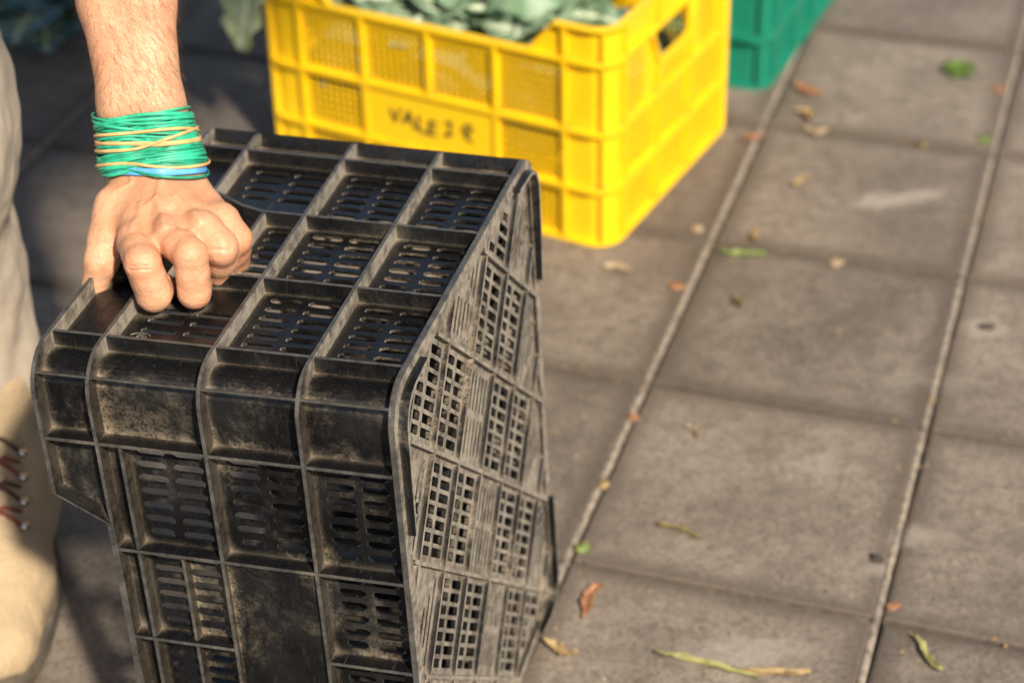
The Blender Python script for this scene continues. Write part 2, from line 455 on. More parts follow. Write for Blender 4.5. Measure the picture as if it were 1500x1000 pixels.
def make_crate(name, mats, L, W, H, cs, cl, Rad, REC, tiers, dip, rows_long, style, xf=None, rt=.0028, foot=True, plate_rows=(1, 2), text=None):
    """nestable fruit crate: x length, y width, z from base to rim. cl/cs = solid corner bands on long/short walls."""
    root = empty(name)
    T = .0022
    cs = cs if isinstance(cs, tuple) else (cs, cs)
    qd, qc, qa = tiers
    def ring_pts(off, z, n=7):
        """rounded rectangle at inset off"""
        pts = []
        r = max(Rad - off, .002)
        for sx, sy, st in ((1, 1, 0), (-1, 1, 90), (-1, -1, 180), (1, -1, 270)):
            cx, cy = sx * (L / 2 - Rad), sy * (W / 2 - Rad)
            for k in range(n + 1):
                a = R(st + 90 * k / n); pts.append(Vector((cx + r * math.cos(a), cy + r * math.sin(a), z)))
        return pts
    # tier ribs running right round the crate
    for z in (qd, qc, qa):
        m = MB(); m.strip(ring_pts(REC + T * .5, z), ring_pts(0, z), (0, 0, 1), rt, True, 1)
        m.build('rib', mats, root, xf=xf)
    m = MB(); m.strip(ring_pts(REC * .9, .0022), ring_pts(-.0004, .0022), (0, 0, 1), .0044, True, 1)
    m.build('base_ring', mats, root, xf=xf)
    # walls
    walls = [('side_wall', lambda a, b, c: Vector((a, -W / 2 - c, b)), L, cl, True), ('end_wall', lambda a, b, c: Vector((L / 2 + c, a, b)), W, cs[0], False),
             ('side_wall', lambda a, b, c: Vector((-a, W / 2 + c, b)), L, cl, True), ('end_wall', lambda a, b, c: Vector((-L / 2 - c, -a, b)), W, cs[0], False)]
    dp0, dp1, dz = dip
    for wi, (nm, fn, ln, cb, is_long) in enumerate(walls):
        m = MB()
        half = ln / 2 - cb
        if is_long:
            rows = [ln / 2 - t for t in rows_long]                 # from +a end
            rows = sorted(rows)
            if wi == 2: rows = sorted(-r for r in rows)
        else:
            rows = [-W / 2 + cs[0] + (W - cs[0] - cs[1]) * k / 3 for k in range(4)]
            if wi == 3: rows = sorted(-r for r in rows)
        nr = len(rows) - 1
        c1 = -REC; c0 = -REC - T
        ends_in = ln / 2 - Rad
        # plain bits between the first row rib and where the corner curve starts are part of the corner_post
        tz = [0.003, qd, qc, qa]
        def holes_for(a0, a1, b0, b1, kind):
            hs = []
            if kind == 'plain': return hs
            if style == 'slot':
                two = kind != 'one'
                wq = (b1 - b0); cols = 2 if two else 1
                n = max(3, int((a1 - a0 - .010) / .0112)); pa = (a1 - a0 - .010) / n
                hl = (wq - .014) / cols / 2 - .0022
                for cc in range(cols):
                    bq = b0 + .007 + (wq - .014) * (cc + .5) / cols
                    for k in range(n):
                        ac = a0 + .005 + pa * (k + .5)
                        short = (k in (0,)) and cc == 1
                        hs.append(stadium(ac, bq, hl * (.8 if short else 1), .0035, False))
            else:
                na = max(2, int((a1 - a0 - .010) / .0088)); nb = max(2, int((b1 - b0 - .010) / .0088))
                pa = (a1 - a0 - .010) / na; pb = (b1 - b0 - .010) / nb
                for i in range(na):
                    for k in range(nb):
                        hs.append(rrect(a0 + .005 + pa * (i + .5), b0 + .005 + pb * (k + .5), pa * .40, pb * .41, .0008, 0, 1))
            return hs
        for r in range(nr):
            a0, a1 = rows[r], rows[r + 1]
            for ti in range(3):
                b0, b1 = tz[ti], tz[ti + 1]
                outer = [(a0, b0), (a1, b0), (a1, b1), (a0, b1)]
                if is_long:
                    plate = (r in plate_rows and ti == 1)
                    if plate:
                        m.sheet(fn, outer, [], -.004 - T, -.004)
                    else:
                        half_split = (r in plate_rows and ti == 2)
                        m.sheet(fn, outer, holes_for(a0, a1, b0, b1 - (.012 if ti == 2 else 0), 'two'), c0, c1)
                else:
                    if ti < 2:
                        m.sheet(fn, outer, holes_for(a0, a1, b0, b1, 'two'), c0, c1)
                    elif r != 1:
                        m.sheet(fn, outer, holes_for(a0 + (0.004 if r == 0 else .028), a1 - (.028 if r == 0 else .004), b0, b1 - .004, 'two'), c0, c1)
                    else:
                        hb = b0 + (b1 - b0) * .40
                        m.sheet(fn, [(a0, b0), (a1, b0), (a1, hb), (a0, hb)], holes_for(a0, a1, b0 - .004, hb + .003, 'one'), c0, c1)
                        m.box(fn, a0, a1, hb - rt / 2, hb + rt / 2, c0, -.0015, 1)
                        # bent guards either side of the hand hole
                        for sg, aa in ((-1, a0), (1, a1)):
                            P0 = [fn(aa, hb, c0), fn(aa + sg * .006, hb + (b1 - hb) * .4, c0), fn(aa + sg * .024, b1, c0)]
                            P1 = [fn(aa, hb, -.001), fn(aa + sg * .006, hb + (b1 - hb) * .4, -.001), fn(aa + sg * .024, b1, -.001)]
                            m.strip(P0, P1, (fn(1, 0, 0) - fn(0, 0, 0)), rt, False, 1)
        # rim zone (above the top tier rib)
        if is_long:
            pa0 = ln / 2 - dp0; pa1 = ln / 2 - dp1
            for sg in (-1, 1):
                outer = [(sg * half, qa), (sg * half, H), (sg * pa0, H), (sg * pa1, qa + .0005)]
                if sg > 0: outer.reverse()
                m.sheet(fn, outer, [], c0, c1)
        else:
            m.sheet(fn, [(rows[0], qa), (rows[-1], qa), (rows[-1], H), (rows[0], H)], [], c0, c1)
        # vertical ribs at the row lines
        for r, a in enumerate(rows):
            top = H if (not is_long or abs(a) > half - .02) else qa
            if not is_long and r in (1, 2):
                m.box(fn, a - rt / 2, a + rt / 2, .002, qc + (qa - qc) * .4, c0, -.0006, 1)
                m.box(fn, a - rt / 2, a + rt / 2, qa, H, c0, -.0006, 1)
            elif is_long and r == 2:
                m.box(fn, a - rt / 2, a + rt / 2, .002, qd, c0, -.0006, 1)
                m.box(fn, a - rt / 2, a + rt / 2, qc, top, c0, -.0006, 1)
            else:
                m.box(fn, a - rt / 2, a + rt / 2, .002, top, c0, -.0006, 1)
        if is_long and style == 'slot':
            # the extra rib just under the rim and the split ribs by the label plate
            zb = qc + (qa - qc) * .80
            bits = [(rows[0], rows[-1], zb)]
            for a0, a1, z in bits:
                m.box(fn, a0, a1, z - rt / 2, z + rt / 2, c0, -.002, 1)
            zm = qc + (zb - qc) * .5
            for r in plate_rows:
                m.box(fn, rows[r], rows[r + 1], zm - .0012, zm + .0012, c0, -.004, 1)
            for a, s2 in ((rows[-2], -1), (rows[1], 1)):
                P = [(a + 0 * s2, zb), (a + .014 * s2 * -1, qc + (zb - qc) * .35), (a + .014 * s2 * -1, qc)]
        m.build(nm, mats, root, xf=xf)
        if text and wi == 0:
            cu = bpy.data.curves.new('price_lettering', 'FONT'); cu.body = text; cu.size = .040; cu.extrude = .0002; cu.offset = .0009
            to = bpy.data.objects.new('tmp', cu); COL.objects.link(to)
            dg = bpy.context.evaluated_depsgraph_get(); me = bpy.data.meshes.new_from_object(to.evaluated_get(dg))
            bpy.data.objects.remove(to)
            a0 = (rows[1]) + .026; sc = .118 / max(v.co.x for v in me.vertices)
            for v in me.vertices:
                v.co = fn(a0 + .004 + v.co.x * sc + .1 * v.co.y * sc, qd + .026 + v.co.y * sc * 1.0 + .004 * math.sin(v.co.x * 60), -.0037 + v.co.z)
            me.materials.clear(); me.materials.append(M_INK)
            lo = bpy.data.objects.new('price_lettering', me); COL.objects.link(lo); lo.parent = root
    # corner posts : recessed curved sheet
    for sx, sy, st in ((1, 1, 0), (-1, 1, 90), (-1, -1, 180), (1, -1, 270)):
        m = MB()
        def prof(off):
            r = max(Rad - off, .002); cx, cy = sx * (L / 2 - Rad), sy * (W / 2 - Rad)
            P = [Vector((cx + r * math.cos(R(st + 90 * k / 8)), cy + r * math.sin(R(st + 90 * k / 8)), 0)) for k in range(9)]
            ex = Vector((sx * (L / 2 - off), sy * (W / 2 - cs[1 if sy > 0 else 0]), 0)); ey = Vector((sx * (L / 2 - cl), sy * (W / 2 - off), 0))
            return ([ex] + P + [ey]) if st in (0, 180) else ([ey] + P + [ex])
        pi_, po = prof(REC + T), prof(REC)
        n = len(pi_)
        zs = [0.003, H - .0005]
        V = [p + Vector((0, 0, z)) for z in zs for p in pi_] + [p + Vector((0, 0, z)) for z in zs for p in po]
        F = []
        for i in range(n - 1):
            F += [[i, i + 1, n + i + 1, n + i], [2 * n + i, 3 * n + i, 3 * n + i + 1, 2 * n + i + 1], [n + i, n + i + 1, 3 * n + i + 1, 3 * n + i], [i, 2 * n + i, 2 * n + i + 1, i + 1]]
        m.add(V, F, 0, False)
        # low mid-corner ribs
        side = (1 if sy > 0 else 0)
        kk = {(1, 1): 2, (1, -1): 5, (-1, 1): 5, (-1, -1): 5}[(sx, sy)]      # steps of the arc, counted from the end wall
        k = 1 + (kk if st in (0, 180) else 8 - kk)
        pa, pb = prof(REC)[k], prof(.0004)[k]
        m.strip([pa + Vector((0, 0, z)) for z in (.004, H - .001)], [pb + Vector((0, 0, z)) for z in (.004, H - .001)], (1, 0, 0), rt * .8, False, 1)
        m.build('corner_post', mats, root, xf=xf)
    # rim : follows the top edge round, dipping along the long sides
    def rim_line(off):
        pts = []
        n = 7; r = max(Rad - off, .002)
        for sx, sy, st in ((1, 1, 0), (-1, 1, 90), (-1, -1, 180), (1, -1, 270)):
            arc = [Vector((sx * (L / 2 - Rad) + r * math.cos(R(st + 90 * k / n)), sy * (W / 2 - Rad) + r * math.sin(R(st + 90 * k / n)), H)) for k in range(n + 1)]
            d0 = [Vector((sx * (L / 2 - dp0), sy * (W / 2 - off), H)), Vector((sx * (L / 2 - dp1), sy * (W / 2 - off), qa + .002))]
            pts += (arc + d0) if st in (0, 180) else (d0[::-1] + arc)
        return pts
    m = MB(); m.strip(rim_line(REC + T), rim_line(-.0005), (0, 0, 1), .0032, True, 1)
    m.build('rim', mats, root, xf=xf)
    # base sheet with diagonal lattice
    m = MB()
    fnb = lambda a, b, c: Vector((a, b, .0035 - c))      # c outward = -z
    ins = REC * .85
    hx, hy = L / 2 - ins, W / 2 - ins
    outer = rrect(0, 0, hx, hy, max(Rad - ins, .004), 0, 4)
    e1 = Vector((-math.sin(R(41)), math.cos(R(41)))); e2 = Vector((-math.cos(R(41)), -math.sin(R(41))))
    # base seen from outside: s along +y, t along -x
    P1, P2 = .070, .080
    holes = []; ribs = []
    corner = Vector((L / 2, -W / 2))
    def ok(poly, mg):
        for x, y in poly:
            if abs(x) > hx - mg or abs(y) > hy - mg: return False
            # keep the solid corners by the stacking lips
            if (hx - abs(x)) + (hy - abs(y)) < .030: return False
        return True
    for i in range(-9, 12):
        for k in range(-9, 12):
            # along d1 (direction s cos41, t sin41) index i, across index k
            cen_u = .19 + P1 * (i + .5); cen_w = -.058 + P2 * (k + .5)
            def loc(du, dw):
                u_, w_ = cen_u + du, cen_w + dw
                s_ = u_ * math.cos(R(41)) - w_ * math.sin(R(41)); t_ = u_ * math.sin(R(41)) + w_ * math.cos(R(41))
                return (corner.x - t_, corner.y + s_)
            x, y = loc(0, 0)
            if abs(x) > L / 2 + .08 or abs(y) > W / 2 + .08: continue
            if (i + 2 * k) % 3 != 0:
                for du in (-P1 * .235, P1 * .235):
                    nn = 7
                    for q in range(nn):
                        dw = (q - (nn - 1) / 2) * (P2 - .010) / nn
                        poly = [loc(du + a, dw + b) for a, b in rrect(0, 0, P1 * .185, .0034, .0016, 0, 2)]
                        if not ok(poly, .004):
                            poly = [loc(du + a, dw + b) for a, b in rrect(0, 0, P1 * .09, .0032, .0016, 0, 2)]
                        if ok(poly, .004): holes.append(poly)
            else:
                nn = 6
                for q in range(nn):
                    du = (q - (nn - 1) / 2) * (P1 - .010) / nn
                    for dw0, hl in (((0, P2 * .41),) if (i * 3 + k) % 4 else ((-P2 * .21, P2 * .18), (P2 * .21, P2 * .18))):
                        for sh in (1, .6, .3):
                            poly = [loc(du + a, dw0 + b) for a, b in stadium(0, 0, hl * sh, .0019, False)]
                            if ok(poly, .004): holes.append(poly); break
    if style != 'slot': holes = holes[::3]
    m.sheet(fnb, outer, holes, -.0034, 0)
    m.build('base', mats, root, xf=xf)
    # lattice ribs, each clipped to the base
    def clip(p, d):
        t0, t1 = -9, 9
        for ax, h in ((0, hx - .001), (1, hy - .001)):
            if abs(d[ax]) < 1e-9: continue
            a, b = (-h - p[ax]) / d[ax], (h - p[ax]) / d[ax]
            t0 = max(t0, min(a, b)); t1 = min(t1, max(a, b))
        return t0, t1
    def uw(u_, w_):
        s_ = u_ * math.cos(R(41)) - w_ * math.sin(R(41)); t_ = u_ * math.sin(R(41)) + w_ * math.cos(R(41))
        return Vector((corner.x - t_, corner.y + s_))
    if foot:
        for fam in (0, 1):
            for k in range(-9, 12):
                if fam: p = uw(0, -.058 + P2 * k); d = uw(1, 0) - uw(0, 0)
                else: p = uw(.19 + P1 * k, 0); d = uw(0, 1) - uw(0, 0)
                t0, t1 = clip(p, d)
                if t1 - t0 < .03: continue
                A, B = p + d * t0, p + d * t1
                nrm = Vector((-d.y, d.x, 0))
                m = MB()
                m.strip([(A.x, A.y, .0035), (B.x, B.y, .0035)], [(A.x, A.y, -.0012 if fam else -.0004), (B.x, B.y, -.0012 if fam else -.0004)], nrm, .0030 if fam else .0036, False, 1)
                m.build('base_rib', mats, root, xf=xf)
        # curved stacking lips at the four corners
        for sx, sy, st in ((1, 1, 0), (-1, 1, 90), (-1, -1, 180), (1, -1, 270)):
            for nmz, off in (('stacking_lip', .006),):
                r = Rad - off + .004
                cx, cy = sx * (L / 2 - off - r), sy * (W / 2 - off - r)
                P = [Vector((cx + r * math.cos(R(st + 90 * k / 7)), cy + r * math.sin(R(st + 90 * k / 7)), 0)) for k in range(8)]
                ex = Vector((sx * (L / 2 - off), sy * (W / 2 - .062), 0)); ey = Vector((sx * (L / 2 - .118), sy * (W / 2 - off), 0))
                P = ([ex] + P + [ey]) if st in (0, 180) else ([ey] + P + [ex])
                cc = Vector((cx, cy, 0))
                Q = []
                for p in P:
                    n_ = Vector((0, 0, 0))
                    dx, dy = p.x - cx, p.y - cy
                    if dx * sx <= 1e-6: n_ = Vector((0, sy, 0))
                    elif dy * sy <= 1e-6: n_ = Vector((sx, 0, 0))
                    else: n_ = Vector((dx, dy, 0)).normalized()
                    Q.append(n_)
                m = MB(); n = len(P); V = []; F = []
                zo = [-.0070] * n; zo[0] = zo[-1] = -.006
                for p, nn_, z in zip(P, Q, zo):
                    a = p; b = p - nn_ * .0030
                    V += [a + Vector((0, 0, .004)), a + Vector((0, 0, z)), b + Vector((0, 0, z)), b + Vector((0, 0, .004))]
                Mt = []
                for i in range(n - 1):
                    for k in range(4): F.append([4 * i + k, 4 * i + 4 + k, 4 * i + 4 + (k + 1) % 4, 4 * i + (k + 1) % 4]); Mt.append(1 if k == 1 else 0)
                F += [[0, 1, 2, 3], [4 * n - 1, 4 * n - 2, 4 * n - 3, 4 * n - 4]]; Mt += [0, 0]
                m.add(V, F, Mt); m.build('stacking_lip', mats, root, xf=xf)
        # round moulding bosses
        for bx, by in ((L / 2 - .112, -W / 2 + .030), (-L / 2 + .112, W / 2 - .03)):
            m = MB()
            for r_, z_ in ((.0085, .0008), (.0045, -.0012)):
                V = [(bx + r_ * math.cos(a), by + r_ * math.sin(a), .0035) for a in [2 * math.pi * k / 14 for k in range(14)]] + \
                    [(bx + r_ * .85 * math.cos(a), by + r_ * .85 * math.sin(a), z_) for a in [2 * math.pi * k / 14 for k in range(14)]]
                m.add(V, [[k, (k + 1) % 14, 14 + (k + 1) % 14, 14 + k] for k in range(14)] + [list(range(14, 28))])
            m.build('boss', mats, root, xf=xf)
    return root

# black crate, tipped up on its end
BM = np.array([[.9628, .2686, -.0306], [-.2671, .9626, .0444], [.0414, -.0346, .9985]])
BL, BW, BH = .462, .3745, .266
o0 = np.array([-.0806, 1.0807, .4735])
X, Y, Z = BM[:, 2], BM[:, 1], -BM[:, 0]
cen = o0 - X * BL / 2 + Y * BW / 2
mat = Matrix(((X[0], Y[0], Z[0], cen[0]), (X[1], Y[1], Z[1], cen[1]), (X[2], Y[2], Z[2], cen[2]), (0, 0, 0, 1)))
def stretch(v): return Vector((v.x, v.y + .018 * (v.z / BH) * (v.y + BW / 2) / BW, v.z * (1 + .05 * (v.y + BW / 2) / BW)))
black = make_crate('plastic_crate', [M_BLACK, M_BLACK_E], BL, BW, BH, (.0395, .0505), .066, .030, .0125, (.0695, .1415, .2245),
                   (.1138, .1356, 0), (.066, .159, .241, .320, .396), 'slot', xf=stretch)

low = min((mat @ Vector((-BL / 2, sy * BW / 2, z))).z for sy in (-1, 1) for z in (-.01, BH))
mat.translation.z -= low * 0.0
black.matrix_world = mat
mk = MB()
def on_sheet(q_, s_): return Vector((BL / 2 - .0125 + .0004, s_ - BW / 2, q_))
for k_, (r_, a0_, a1_) in enumerate(((.0062, .3, 2.6), (.0062, 3.3, 5.4), (.0038, 1.0, 4.4), (.0020, 0, 5.5))):
    P_ = [on_sheet(.2095 + r_ * math.cos(a0_ + (a1_ - a0_) * q_ / 9) * 1.3, .060 + r_ * math.sin(a0_ + (a1_ - a0_) * q_ / 9)) for q_ in range(10)]
    mk.tube(P_, .00055, 5)
mk.build('moulded_mark', M_BLACK_E, black)
tag(black, 'dirty black plastic crate tipped up on its end under the hand', 'crate')

def crate_at(root, corner, r, L, W):
    X = Vector((math.cos(r), math.sin(r), 0)); Y = Vector((-math.sin(r), math.cos(r), 0))
    c = Vector(corner) - X * L / 2 + Y * W / 2
    root.location = c; root.rotation_euler = (0, 0, r)
YL, YW, YH = .4837, .3608, .2785
yellow = make_crate('plastic_crate', [M_YELLOW, M_YELLOW], YL, YW, YH, .040, .062, .034, .0075, (.073, .148, .236),
                    (.075, .110, 0), (.062, .152, .242, .332, .4217), 'grid', rt=.0055, foot=False, text='VALE 2 €')
crate_at(yellow, (.1193, 2.0211, .0010), -.5045, YL, YW)
tag(yellow, 'bright yellow plastic crate of leafy vegetables with a hand-lettered price', 'crate')
green = make_crate('plastic_crate', [M_GREEN, M_GREEN], YL, YW, YH, .040, .062, .030, .010, (.073, .148, .236),
                   (.075, .110, 0), (.062, .152, .242, .332, .4217), 'grid', rt=.009, foot=False)
crate_at(green, (.349, 2.415, .0010), -.426, YL, YW)
tag(green, 'green plastic crate standing behind the yellow crate', 'crate')

# ------------------------------------------------------------------ signed distance modelling (person)
class SDF:
    def __init__(s, lo, hi, h):
        s.lo = np.array(lo, float); s.h = h
        s.n = np.ceil((np.array(hi) - s.lo) / h).astype(int) + 1
        s.d = np.full(s.n, .05, np.float32)
    def block(s, lo, hi):
        a = np.maximum(np.floor((np.array(lo) - s.lo) / s.h).astype(int), 0)
        b = np.minimum(np.ceil((np.array(hi) - s.lo) / s.h).astype(int) + 1, s.n)
        if np.any(b <= a): return None
        ax = [(s.lo[i] + s.h * np.arange(a[i], b[i])).astype(np.float32) for i in range(3)]
        return tuple(slice(a[i], b[i]) for i in range(3)), ax
    def comb(s, sl, d, k):
        c = s.d[sl]
        if k <= 0: s.d[sl] = np.minimum(c, d); return
        h = np.maximum(k - np.abs(c - d), 0) / k
        s.d[sl] = np.minimum(c, d) - h * h * k * .25
    def cone(s, a, b, ra, rb, k, into=None):
        a = np.array(a, np.float32); b = np.array(b, np.float32); pad = max(ra, rb) + k + .012
        q = s.block(np.minimum(a, b) - pad, np.maximum(a, b) + pad)
        if q is None: return
        sl, (x, y, z) = q
        X, Y, Z = x[:, None, None] - a[0], y[None, :, None] - a[1], z[None, None, :] - a[2]
        v = b - a; L2 = float(v @ v)
        t = np.clip((X * v[0] + Y * v[1] + Z * v[2]) / L2, 0, 1)
        d = np.sqrt((X - t * v[0]) ** 2 + (Y - t * v[1]) ** 2 + (Z - t * v[2]) ** 2) - (ra + (rb - ra) * t)
        s.comb(sl, d, k)
    def ell(s, c, r, k, rot=None):
        c = np.array(c, np.float32); pad = max(r) + k + .012
        q = s.block(c - pad, c + pad)
        if q is None: return
        sl, (x, y, z) = q
        X, Y, Z = np.broadcast_arrays(x[:, None, None] - c[0], y[None, :, None] - c[1], z[None, None, :] - c[2])
        if rot is not None:
            Rm = np.array(rot, np.float32)      # columns = local axes
            X, Y, Z = (X * Rm[0, i] + Y * Rm[1, i] + Z * Rm[2, i] for i in range(3))
        m = np.sqrt((X / r[0]) ** 2 + (Y / r[1]) ** 2 + (Z / r[2]) ** 2)
        g = np.sqrt((X / r[0] ** 2) ** 2 + (Y / r[1] ** 2) ** 2 + (Z / r[2] ** 2) ** 2)
        s.comb(sl, m * (m - 1) / np.maximum(g, 1e-6), k)
    def chain(s, pts, rad, k):
        for i in range(len(pts) - 1): s.cone(pts[i], pts[i + 1], rad[i], rad[i + 1], k)
    def union(s, o, k):
        s.comb((slice(None),) * 3, o.d, k)
    def surface(s):
        d = s.d; ins = d < 0; nx, ny, nz = d.shape
        cnt = np.zeros((nx - 1, ny - 1, nz - 1), np.uint8)
        for i in (0, 1):
            for j in (0, 1):
                for k in (0, 1): cnt += ins[i:nx - 1 + i, j:ny - 1 + j, k:nz - 1 + k]
        act = (cnt > 0) & (cnt < 8)
        idx = np.argwhere(act)
        ids = np.full(act.shape, -1, np.int32); ids[act] = np.arange(len(idx))
        P = np.zeros((len(idx), 3)); C = np.zeros(len(idx))
        cs = [(0, 0, 0), (1, 0, 0), (0, 1, 0), (1, 1, 0), (0, 0, 1), (1, 0, 1), (0, 1, 1), (1, 1, 1)]
        val = [d[idx[:, 0] + c[0], idx[:, 1] + c[1], idx[:, 2] + c[2]].astype(float) for c in cs]
        for a in range(8):
            for b in range(a + 1, 8):
                df = np.array(cs[b]) - np.array(cs[a])
                if np.abs(df).sum() != 1: continue
                cr = (val[a] < 0) != (val[b] < 0)
                t = np.where(cr, val[a] / np.where(cr, val[a] - val[b], 1), 0)
                P += np.where(cr[:, None], np.array(cs[a]) + t[:, None] * df, 0); C += cr
        V = s.lo + s.h * (idx + P / C[:, None])
        F = []
        for ax in range(3):
            sh = [slice(None)] * 3; sh2 = [slice(None)] * 3
            sh[ax] = slice(0, -1); sh2[ax] = slice(1, None)
            A, B = ins[tuple(sh)], ins[tuple(sh2)]
            e = np.argwhere(A != B)
            u, w = [(1, 2), (2, 0), (0, 1)][ax]
            e = e[(e[:, u] > 0) & (e[:, w] > 0) & (e[:, u] < d.shape[u] - 1) & (e[:, w] < d.shape[w] - 1)]
            fl = A[tuple(e.T)]
            def cell(du, dw):
                q = e.copy(); q[:, u] += du; q[:, w] += dw
                return ids[tuple(q.T)]
            c = np.stack([cell(-1, -1), cell(0, -1), cell(0, 0), cell(-1, 0)], -1)
            c[~fl] = c[~fl][:, ::-1]
            F.append(c)
        F = np.concatenate(F); F = F[(F >= 0).all(1)]
        return V, F
def np_mesh(name, V, F, mat, parent, smooth=True):
    me = bpy.data.meshes.new(name)
    me.vertices.add(len(V)); me.vertices.foreach_set('co', V.astype(np.float32).ravel())
    me.loops.add(F.size); me.loops.foreach_set('vertex_index', F.astype(np.int32).ravel())
    me.polygons.add(len(F)); me.polygons.foreach_set('loop_start', np.arange(0, F.size, 4, dtype=np.int32))
    me.polygons.foreach_set('use_smooth', np.full(len(F), smooth))
    me.update(calc_edges=True); me.validate()
    me.materials.append(mat)
    o = bpy.data.objects.new(name, me); COL.objects.link(o)
    if parent: o.parent = parent
    return o
def normals(V, F):
    n = np.cross(V[F[:, 2]] - V[F[:, 0]], V[F[:, 3]] - V[F[:, 1]])
    N = np.zeros_like(V)
    for k in range(4): np.add.at(N, F[:, k], n)
    return N / np.maximum(np.linalg.norm(N, axis=1, keepdims=True), 1e-12)

person = empty('person', (0, 0, 0))
tag(person, 'man in khaki trousers and tan boots gripping the black crate', 'person')

Wc = np.array((-.2694, 1.3323, .5016))
Wr, Wu = np.array((-.2833, 1.3418, .5008)), np.array((-.2573, 1.3503, .5012))
A1 = np.array((-.2746, 1.3576, .5504)); A2 = np.array((-.2831, 1.3983, .6184)); EL = np.array((-.300, 1.478, .745)); SH = np.array((-.40, 1.60, 1.00))
right = np.array((1., 0, 0))
body = SDF((-.47, 1.17, .425), (-.165, 1.68, 1.02), .0019)
# forearm: two bones side by side
for sg in (-1, 1):
    body.chain([Wc + right * sg * .015 + np.array((0, .012, .004)), A1 + right * sg * .0105, A2 + right * sg * .0125, EL + right * sg * .012],
               [.0210, .0205, .0228, .032], .012)
body.chain([EL, SH], [.046, .058], .02)
# palm
MI, MM, MR, MP = (np.array(p) for p in ((-.2723, 1.2590, .4908), (-.2477, 1.2548, .4967), (-.2232, 1.2615, .4972), (-.2126, 1.2856, .4894)))
dn = np.array((0, .002, -.004))
for mc, st, r in ((MI, Wr, .0135), (MM, Wc + np.array((-.003, 0, .003)), .0135), (MR, Wc + np.array((.004, .003, .002)), .0132), (MP, Wu, .0125)):
    body.cone(st + dn, mc + dn, .0165, r, .012)
    body.cone(st + dn * 4.5, mc + dn * 4 + np.array((0, .012, 0)), .014, .011, .012)
    body.ell(mc + np.array((0, .001, .0015)), (.0128, .0138, .0125), .007)
# fingers: each on its own, blended into the palm at the root
PI, PM, PR, PP = (np.array(p) for p in ((-.2624, 1.2248, .4936), (-.2279, 1.2292, .4964), (-.2100, 1.2514, .4890), (-.2022, 1.2754, .4812)))
DI, DM, DR, DP = (np.array(p) for p in ((-.2574, 1.2250, .4668), (-.2282, 1.2250, .4676), (-.2162, 1.2718, .4568), (-.2078, 1.2912, .4540)))
for a, b, c, back in ((MI, PI, DI, (.003, .016, -.004)), (MM, PM, DM, (.001, .016, -.004)), (MR, PR, DR, (-.006, .014, -.010)), (MP, PP, DP, (-.008, .014, -.010))):
    f = SDF.__new__(SDF); f.lo, f.h, f.n = body.lo, body.h, body.n; f.d = np.full(f.n, .05, np.float32)
    sc = .93 if a is MP else (.94 if a is MM else 1.0)
    f.chain([a, a * .45 + b * .55, b, b * .5 + c * .5, c, c + np.array(back)], [.0132 * sc, .0129 * sc, .0127 * sc, .0127 * sc, .0124 * sc, .0108 * sc], .004)
    body.union(f, .0026)
    del f
# thumb
T0, T1, T2, T3 = (np.array(p) for p in ((-.2950, 1.3103, .4908), (-.2995, 1.2861, .4787), (-.3035, 1.2745, .4651), (-.3100, 1.2704, .4470)))
f = SDF.__new__(SDF); f.lo, f.h, f.n = body.lo, body.h, body.n; f.d = np.full(f.n, .05, np.float32)
f.chain([T0, T1, T1 * .5 + T2 * .5, T2, T3], [.0165, .0132, .0118, .0125, .0100], .005)
body.union(f, .010)
del f
V, F = body.surface()
for it in range(2):                       # a little smoothing
    acc = np.zeros_like(V); cn = np.zeros(len(V))
    for k in range(4):
        np.add.at(acc, F[:, k], V[F[:, (k + 1) % 4]] + V[F[:, k - 1]]); np.add.at(cn, F[:, k], 2)
    V = V * .5 + .5 * acc / cn[:, None]
def subdivide(V, F):
    E = np.concatenate([np.stack([F[:, k], F[:, (k + 1) % 4]], -1) for k in range(4)])
    Es = np.sort(E, 1); key = Es[:, 0].astype(np.int64) * len(V) + Es[:, 1]
    uq, first, inv = np.unique(key, return_index=True, return_inverse=True)
    mid = V[Es[first, 0]] * .5 + V[Es[first, 1]] * .5
    cen = V[F].mean(1); nV = len(V); nE = len(uq); nF = len(F)
    e = inv.reshape(4, nF).T + nV; c = np.arange(nF) + nV + nE
    out = np.concatenate([np.stack([F[:, k], e[:, k], c, e[:, k - 1]], -1) for k in range(4)])
    return np.concatenate([V, mid, cen]), out
V, F = subdivide(V, F)
for it in range(2):
    acc = np.zeros_like(V); cn = np.zeros(len(V))
    for k in range(4):
        np.add.at(acc, F[:, k], V[F[:, (k + 1) % 4]] + V[F[:, k - 1]]); np.add.at(cn, F[:, k], 2)
    V = V * .5 + .5 * acc / cn[:, None]
N = normals(V, F)
def ridge(P, amp, sig):
    """raise (amp>0) or crease (amp<0) the skin along a polyline"""
    global V
    P = np.array(P); best = np.full(len(V), 9.)
    for a, b in zip(P[:-1], P[1:]):
        v = b - a; t = np.clip(((V - a) @ v) / (v @ v), 0, 1)
        best = np.minimum(best, np.linalg.norm(V - a - t[:, None] * v, axis=1))
    V = V + N * (amp * np.exp(-(best / sig) ** 2))[:, None]
up = np.array((0, -.006, .0125))
